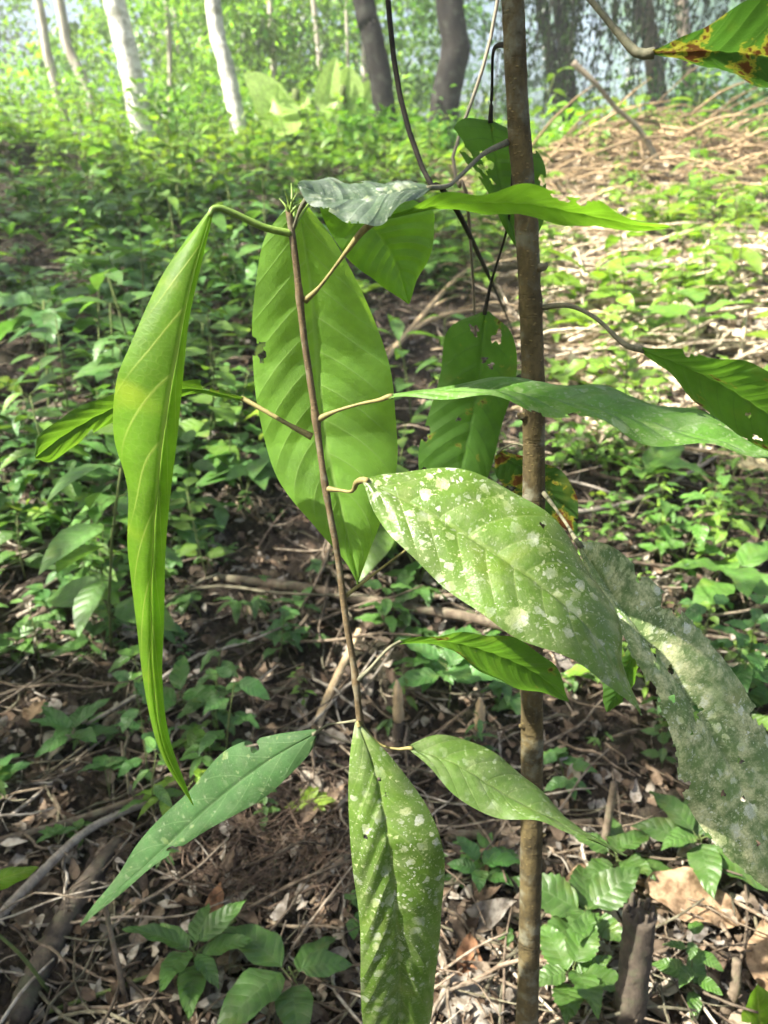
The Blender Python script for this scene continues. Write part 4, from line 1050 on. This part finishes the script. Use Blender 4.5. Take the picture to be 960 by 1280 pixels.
def tree(name, label, pts, Y, wpx, mat, group=None, H=11, crown=2.2, nleaf=700, tint=(1, 1, 1), seed=0, wob=.055, bend=None, cat='tree'):
    """pts: pixels of the visible trunk from its foot up; it then runs on to its crown above the frame"""
    P = [pix(px, py, Y) for px, py in pts]
    b = np.array([P[0][0], P[0][1], 0.0]); b[2] = float(gh(b[0], b[1])) - .1
    d = P[-1] - P[-2]; d /= np.linalg.norm(d)
    d = d * .6 + np.array([0, 0, .4])
    top = P[-1] + d / d[2] * (H - P[-1][2])
    depth = Y * math.cos(PITCH) + (CAM_H - P[0][2]) * math.sin(PITCH)
    r = wpx / 2 * depth / FPX
    t = thing(name, label, cat, b, group)
    rng = random.Random(seed)
    line = [b] + P + [P[-1] * .5 + top * .5 + np.array([rng.uniform(-.3, .3), 0, 0]), top]
    tube('trunk', line, (r * 1.25, r * 1.05, r, r * .9, r * .6, r * .35), M[mat], t, b, 18, 90, wob, seed)
    m = Mass()
    cs = crown_mass(m, top - b, crown, crown * .6, nleaf, .30, rng, tint)
    for q in cs[:7]:
        s = line[-2] * (.5) + top * .5
        V, F = tube_arrays([s - b, (s - b) * .5 + (top - b + q) * .5 + np.array([0, 0, .2]), top - b + q], (r * .35, r * .22, r * .08), 6, 8); m.add(V, F, None, (1, 1, 1), 1)
    m.obj('crown', [M['canopy'], M[mat]], t)
    return t
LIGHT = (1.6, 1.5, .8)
tree('pale_tree', 'thickest white-barked tree at the upper left, leaning left', [(183, 185), (172, 130), (160, 70), (143, 0)], 14.2, 24, 'white_bark', seed=1, tint=LIGHT)
tree('pale_tree', 'slimmer white-barked tree with a crooked trunk right of the thickest one', [(302, 188), (293, 130), (281, 75), (266, 0)], 14.0, 17, 'white_bark', seed=2, tint=LIGHT)
tree('slim_tree', 'leftmost slender buff-barked tree at the upper left', [(84, 165), (70, 110), (58, 60), (48, 0)], 16, 10, 'pale_bark', seed=3, tint=LIGHT)
tree('slim_tree', 'slender pale tree with a kinked trunk, second from the left', [(126, 165), (104, 100), (84, 55), (74, 0)], 16.5, 11, 'pale_bark', seed=4, tint=LIGHT)
tree('slim_tree', 'thin straight tree between the two white-barked trees', [(213, 150), (212, 60), (208, 0)], 21, 6, 'pale_bark', seed=5, tint=LIGHT, nleaf=300)
tree('slim_tree', 'thin pale tree far behind, right of the crooked white tree', [(345, 160), (341, 60), (338, 0)], 21, 7, 'pale_bark', seed=6, tint=LIGHT, nleaf=300)
tree('slim_tree', 'thin far tree left of the dark leaning trunk', [(402, 120), (398, 60), (392, 0)], 22, 7, 'pale_bark', seed=7, tint=LIGHT, nleaf=300)
tree('dark_tree', 'dark trunk leaning left, just left of the hanging vine', [(483, 165), (474, 90), (462, 30), (455, 0)], 12.5, 24, 'dark_bark', seed=8)
tree('dark_tree', 'thick dark trunk with a swollen bend between the two stems', [(553, 165), (559, 112), (570, 55), (562, 0)], 12.5, 31, 'dark_bark', seed=9, wob=.05)
tree('dark_tree', 'dark trunk right behind the thick stem, hung with creeper', [(700, 150), (694, 100), (684, 40), (676, 0)], 15, 14, 'dark_bark', seed=10)
tree('dark_tree', 'blackish trunk beside the creeper curtain, right of the thick stem', [(712, 140), (708, 80), (700, 0)], 16.5, 17, 'dark_bark', seed=11)
tree('brown_tree', 'light brown trunk standing in smoke at the upper right', [(826, 170), (820, 100), (812, 40), (806, 0)], 14.5, 19, 'brown_bark', seed=12, tint=LIGHT)
tree('brown_tree', 'dull brown trunk at the upper right below the scorched leaf', [(868, 170), (862, 100), (852, 0)], 17, 15, 'brown_bark', seed=13)

# creeper curtain hanging from above
def creeper(label, px, Y, w, n, seed):
    rng = random.Random(seed)
    top = pix(px, -150, Y)
    t = thing('hanging_creeper', label, 'creeper', top)
    m = Mass(); lf = Mass()
    for k in range(n):
        x0 = rng.uniform(-w, w); L = rng.uniform(1.2, 3.2)
        P = [np.array([x0, rng.uniform(-.4, .4), .6])]
        for q in range(4): P.append(P[-1] + np.array([rng.gauss(0, .06), rng.gauss(0, .06), -L / 3.2]))
        V, F = tube_arrays(P, (.012, .008), 5, 10); m.add(V, F)
        C = catmull(P, 34); kk = len(C) * 5
        loc = np.repeat(C, 5, 0) + NR.normal(0, .075, (kk, 3))
        lf.many(COARSE_MINI[k % 3], frame_mats(NR.uniform(0, 6.28, kk), NR.normal(-.7, .4, kk), NR.normal(0, .4, kk), NR.uniform(.05, .11, kk)), loc, np.ones((kk, 3)) * np.array((.28, .33, .3)))
    m.obj('creeper_stems', M['vine'], t); lf.obj('creeper_foliage', M['canopy'], t)
creeper('dark curtain of creeper hanging just right of the thick stem', 712, 13.5, .9, 40, 1)
creeper('dark creeper strands hanging left of the scorched leaf', 775, 13, .8, 30, 2)
creeper('dark creeper strands hanging at the upper right corner under the scorched leaf', 905, 14, 1.1, 20, 3)

# banana plants
def banana(label, foot_px, Y, leaves, seed):
    b = pix(foot_px[0], foot_px[1], Y); b[2] = float(gh(b[0], b[1]))
    t = thing('banana_plant', label, 'plant', b)
    tube('stem', [b, b + np.array([0.02, 0, .5]), b + np.array([.05, 0, .9])], (.10, .085, .05), M['herb_stem'], t, b, 12)
    for k, (mid, w, dy) in enumerate(leaves):
        P = catmull([b + np.array([.04, 0, .75])] + [pix(p[0], p[1], Y + dy) for p in mid], 22)
        vv = np.linspace(0, 1, 22); T = np.gradient(P, axis=0)
        side = np.cross(T, np.array([0.2, -1.0, .35])); side /= np.linalg.norm(side, axis=1)[:, None]
        ww = w * np.clip(np.sin(np.pi * np.clip((vv - .15) / .85, 0.01, 1) ** .7), .03, 1) ** .6
        nn = np.cross(side, T); nn /= np.linalg.norm(nn, axis=1)[:, None]
        us = np.linspace(-1, 1, 9)
        V = P[:, None] + side[:, None] * (us[None, :, None] * ww[:, None, None]) + nn[:, None] * (.3 * np.abs(us)[None, :, None] * ww[:, None, None])
        i = np.arange(21)[:, None] * 9; j = np.arange(8)[None]
        F = np.stack([i + j, i + j + 1, i + 10 + j, i + 9 + j], -1).reshape(-1, 4)
        uu, v2 = np.meshgrid((us + 1) / 2, vv)
        link('leaf', mesh_from('leaf', V.reshape(-1, 3) - b, F, M['banana'], np.stack([uu, v2], -1).reshape(-1, 2)), t)
banana('banana plant with a pale drooping leaf left of the dark trunks', (368, 175), 12.6, [([(352, 150), (330, 115), (306, 92)], .27, -.3), ([(350, 128), (338, 128), (352, 162)], .22, -.6), ([(372, 140), (385, 118)], .16, .2)], 1)
banana('banana plant with upright leaves close to the dark leaning trunk', (425, 172), 12.8, [([(430, 128), (437, 84)], .26, .1), ([(408, 130), (412, 100), (420, 72)], .18, 0), ([(448, 138), (468, 100)], .24, .2), ([(415, 125), (402, 92)], .18, .4)], 2)


# bushes along the forest edge (each a thing)
def bush(label, px, py, Y, w, h, tint, seed, n=900, leaf=.16):
    b = pix(px, py, Y); b[2] = float(gh(b[0], b[1]))
    t = thing('bush', label, 'bush', b)
    rng = random.Random(seed); m = Mass(); s = Mass()
    for k in range(9):
        e = np.array([rng.uniform(-w, w), rng.uniform(-w, w) * .6, rng.uniform(.4, 1) * h])
        V, F = tube_arrays([np.array([e[0] * .2, e[1] * .2, -.05]), e * .55, e], (.02, .014, .006), 5, 8); s.add(V, F)
        k2 = n // 9
        loc = e * np.array([1, 1, .9]) + NR.normal(0, 1, (k2, 3)) * np.array([w * .35, w * .3, h * .22])
        loc[:, 2] = np.abs(loc[:, 2])
        m.many(COARSE_MINI[k % 3], frame_mats(NR.uniform(0, 6.28, k2), NR.normal(-.1, .45, k2), NR.normal(0, .4, k2), leaf * NR.uniform(.6, 1.3, k2)), loc, np.asarray(tint) * rng.uniform(.7, 1.25) * NR.uniform(.8, 1.2, (k2, 1)))
    s.obj('bush_stems', M['dead_wood'], t); m.obj('bush_foliage', M['canopy'], t)
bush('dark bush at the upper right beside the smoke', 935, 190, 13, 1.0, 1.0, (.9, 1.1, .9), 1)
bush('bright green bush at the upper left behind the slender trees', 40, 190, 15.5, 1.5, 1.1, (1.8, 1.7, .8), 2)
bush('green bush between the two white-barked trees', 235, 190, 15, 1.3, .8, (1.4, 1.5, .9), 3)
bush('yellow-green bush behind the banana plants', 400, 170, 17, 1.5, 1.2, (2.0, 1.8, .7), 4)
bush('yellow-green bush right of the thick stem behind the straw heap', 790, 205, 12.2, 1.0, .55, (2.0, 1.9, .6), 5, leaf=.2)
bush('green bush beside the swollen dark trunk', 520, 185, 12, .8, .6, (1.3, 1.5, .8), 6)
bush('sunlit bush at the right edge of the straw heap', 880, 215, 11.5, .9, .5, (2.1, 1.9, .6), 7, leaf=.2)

# distant wood: one mass no one could count
fw = Mass(); rng = random.Random(77)
NT_ = 0
for k in range(120):
    Y = rng.uniform(19, 46); X = rng.uniform(-.75, .75) * Y
    right = X / Y > .02
    for q in range(rng.randint(2, 4)):
        zc = rng.uniform(.3, .30 * Y)
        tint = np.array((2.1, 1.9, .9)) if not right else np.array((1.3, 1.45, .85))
        crown_mass(fw, np.array([X + rng.gauss(0, 1.2), Y, zc]), rng.uniform(1.2, 2.2) * Y / 26, 1.3 * Y / 26, 300 if not (right and Y < 30) else 230, .23 * Y / 26, rng, tint * rng.choice((.35, .6, .9, 1.2, 1.5)), 7)  # dark to bright clump tints stand for shaded and sunlit foliage
    if k % 7 == 0:
        b = np.array([X, Y, -.3]); r = rng.uniform(.05, .14)
        V, F = tube_arrays([b, b + np.array([rng.gauss(0, .3), 0, 5]), b + np.array([rng.gauss(0, .6), 0, 12])], (r, r * .8, r * .4), 6, 8); fw.add(V, F, None, (1, 1, 1), 1)
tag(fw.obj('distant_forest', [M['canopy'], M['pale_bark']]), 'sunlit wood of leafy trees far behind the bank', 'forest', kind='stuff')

# ------------------------------------------------------------------ unseen shade tree added overhead, its gaps cut where sun should fall
LIT = [(pix(664, 1130, .92), .055), (pix(825, 765, .70), .07), (pix(850, 795, .69), .07), (pix(875, 850, .68), .06), (pix(650, 485, .67), .06), (pix(600, 945, .66), .045), (gp(870, 1165), .13), (gp(930, 1230), .12), *[(pix(a, c, .64), .05) for a, c in ((235, 350), (205, 450), (180, 540), (185, 640), (185, 760), (198, 880))], *[(pix(a, c, .785), .05) for a, c in ((345, 330), (345, 420), (360, 510), (400, 600), (440, 420), (460, 500), (460, 590), (440, 670))],
       (pix(650, 252, .66), .10), (pix(480, 310, .82), .06), (pix(620, 680, .60), .09), (gp(120, 500), .25), (gp(600, 1230), .05), (gp(250, 620), .15), (pix(940, 870, .65), .03), (gp(600, 800), .16), (gp(55, 740) + np.array([0, 0, .12]), .28), (gp(870, 720), .25), (pix(660, 1290, .92), .03), (gp(300, 560), .2), (gp(180, 340), .3)]
ov = Mass(); rng = random.Random(3)
tot = 0
N = 43000
proj = np.stack([NR.uniform(-9, 3.4, N), NR.uniform(-4, 11.5, N)], -1)      # where each leaf's shadow lands
hgt = NR.uniform(4.2, 8.0, N)
Q = np.stack([proj[:, 0], proj[:, 1], gh(proj[:, 0], proj[:, 1]) + .3], -1)
Q = Q + TO_SUN[None] * ((hgt - Q[:, 2]) / TO_SUN[2])[:, None]
px_, py_ = proj[:, 0], proj[:, 1]
cl = np.sin(px_ * 2.3 + py_ * 1.1) + np.sin(px_ * 1.1 - py_ * 2.7 + 1) + np.sin(px_ * 4.7 + 2) * np.sin(py_ * 4.1)
dens = np.where(cl > -1.0, 1.0, .25)
open_ = smooth(.35, .95, px_ - .02 * py_) * smooth(2.9, 3.9, py_)
dens = dens * (1 - open_ * .97)
dens = dens * (1 - .9 * smooth(8.0, 10.0, py_)) * (1 - .65 * smooth(1.2, 2.2, px_) * smooth(1.5, 2.6, py_))
keep = NR.random(N) < dens
for (pt, r_) in LIT:
    d = Q - pt
    along = d @ TO_SUN
    dist = np.linalg.norm(d - along[:, None] * TO_SUN, axis=1)
    keep &= dist > r_ + .16
shade_pts = [pix(655, py, .92) for py in list(range(-60, 1060, 25)) + [1200, 1225]] + [pix(a, c, .735) for a, c in ((365, 940), (320, 965), (280, 1000), (240, 1030), (200, 1065), (165, 1100))]
EX = np.array([p + TO_SUN * ((NR.uniform(5, 7.5) - p[2]) / TO_SUN[2]) + NR.normal(0, .05, 3) for p in shade_pts for _ in range(5)])  # extra leaves set along sun rays to shade the thick stem and one leaf
kx = np.ones(len(EX), bool)
for (pt, r_) in LIT:
    d = EX - pt; along = d @ TO_SUN
    kx &= np.linalg.norm(d - along[:, None] * TO_SUN, axis=1) > r_ + .10
Q = np.vstack([Q, EX]); keep = np.r_[keep, kx]
Q = Q[keep]; k2 = len(Q)
Lf = NR.uniform(.13, .26, k2)
for t in range(3):
    s = np.arange(k2) % 3 == t
    kk = s.sum()
    ov.many(COARSE_MINI[t], frame_mats(NR.uniform(0, 6.28, kk), NR.normal(-.2, .35, kk), NR.normal(0, .35, kk), Lf[s]), Q[s], np.ones((kk, 3)) * NR.uniform(.8, 1.3, (kk, 1)))
b = np.array([-5.5, -3.5, float(gh(-5.5, -3.5))])
t = thing('added_shade_tree', 'unseen tree added behind the viewpoint, its crown shaped to shade the scene', 'tree', b)
tube('trunk', [b, b + np.array([.2, .1, 2.5]), b + np.array([.6, .6, 5]), b + np.array([1.0, 1.0, 7])], (.25, .2, .16, .08), M['brown_bark'], t, b, 14, 30, .03)
for k in range(9):
    a = k * .7; e = np.array([-4.5 + 3.6 * math.cos(a), .5 + 3.8 * math.sin(a), 6.3 + .8 * math.sin(k * 2.1)])
    V, F = tube_arrays([b + np.array([.7, .7, 5.2]), (b + np.array([.7, .7, 5.2])) * .5 + e * .5 + np.array([0, 0, .4]), e], (.07, .05, .02), 6, 10); ov.add(V, F, None, (1, 1, 1), 1)
ov.obj('crown', [M['canopy'], M['brown_bark']], t, b)

# ------------------------------------------------------------------ smoke drifting at the forest edge
b_ = NT('smoke_volume')
tc = b_.n('ShaderNodeTexCoord')
ge = b_.n('ShaderNodeVectorMath', operation='MULTIPLY_ADD'); b_.put(ge.inputs[0], tc.outputs['Generated']); ge.inputs[1].default_value = (2, 2, 2); ge.inputs[2].default_value = (-1, -1, -1)
ln = b_.n('ShaderNodeVectorMath', operation='LENGTH'); b_.put(ln.inputs[0], ge.outputs[0])
fall = b_.ramp(ln.outputs['Value'], .35, 1.0, 1.0, 0.0)
nz = b_.ramp(b_.noise(tc.outputs['Object'], .5, 2), .3, .7, .5, 1.3)
pv = b_.n('ShaderNodeVolumePrincipled', {'Color': (.72, .88, 1.0), 'Density': b_.math('MULTIPLY', b_.math('MULTIPLY', fall, nz), .10)})
pv.inputs['Anisotropy'].default_value = .2
b_.put(b_.out.inputs['Volume'], pv.outputs[0])
b_.m.cycles.volume_step_rate = 3 if hasattr(b_.m, 'cycles') and hasattr(b_.m.cycles, 'volume_step_rate') else 1
lo, hi = np.array([-.5, 15.5, .2]), np.array([13.0, 27, 8.5])
c8 = np.array([[x, y, z] for x in (0, 1) for y in (0, 1) for z in (0, 1)], float)
F8 = np.array([[0, 1, 3, 2], [4, 6, 7, 5], [0, 4, 5, 1], [2, 3, 7, 6], [0, 2, 6, 4], [1, 5, 7, 3]])
tag(link('smoke', mesh_from('smoke', (c8 - .5) * (hi - lo), F8, b_.m, smooth_=False), None, (lo + hi) / 2), 'thin bluish smoke drifting among the trees at upper right', 'smoke', kind='stuff')

# haze: one even volume round the whole place
b_ = NT('haze_volume')
pv = b_.n('ShaderNodeVolumePrincipled', {'Color': (.93, .97, 1.0), 'Density': .003}); pv.inputs['Anisotropy'].default_value = .2
b_.put(b_.out.inputs['Volume'], pv.outputs[0])
lo, hi = np.array([-80.0, -20, -4]), np.array([80.0, 62, 18])
tag(link('haze', mesh_from('haze', (c8 - .5) * (hi - lo), F8, b_.m, smooth_=False), None, (lo + hi) / 2), 'pale sunlit haze hanging between the trees', 'haze', kind='stuff')

# ================================================================== LIGHT, SKY, CAMERA
w = bpy.data.worlds.new('World'); scene.world = w; w.use_nodes = True
nt = w.node_tree; bg = nt.nodes['Background']
sky = nt.nodes.new('ShaderNodeTexSky'); sky.sky_type = 'NISHITA'; sky.sun_disc = False
elev = math.asin(TO_SUN[2]); rot = math.atan2(TO_SUN[0], TO_SUN[1])
sky.sun_elevation = elev; sky.sun_rotation = rot; sky.air_density = .8; sky.dust_density = 5.0; sky.ozone_density = .3
nt.links.new(sky.outputs[0], bg.inputs[0]); bg.inputs[1].default_value = .08
sl = bpy.data.lights.new('sun', 'SUN'); sl.energy = 5.0; sl.angle = rad(.53); sl.color = (1, .95, .86)
so = bpy.data.objects.new('sun', sl); COL.objects.link(so)
so.rotation_euler = Vector(TO_SUN).to_track_quat('Z', 'Y').to_euler(); so.location = (-10, -6, 20)

cd = bpy.data.cameras.new('camera'); co = bpy.data.objects.new('camera', cd); COL.objects.link(co)
co.location = CAM; co.rotation_euler = (math.pi / 2 - PITCH, 0, 0)
cd.sensor_fit = 'VERTICAL'; cd.sensor_height = 36; cd.lens = 18 / math.tan(VFOV / 2)
cd.clip_start = .02; cd.clip_end = 2000
cd.dof.use_dof = True; cd.dof.focus_distance = .78; cd.dof.aperture_fstop = 7.5
scene.camera = co
scene.view_settings.view_transform = 'Standard'; scene.view_settings.look = 'None'
scene.view_settings.exposure = 2.12; scene.view_settings.gamma = 1
scene.render.engine = 'CYCLES'
cy = scene.cycles
cy.max_bounces = 7; cy.diffuse_bounces = 4; cy.glossy_bounces = 2; cy.transmission_bounces = 5; cy.transparent_max_bounces = 8; cy.volume_bounces = 1
cy.use_denoising = True; cy.use_adaptive_sampling = True; cy.adaptive_threshold = .03; cy.adaptive_min_samples = 16
cy.sample_clamp_indirect = 6
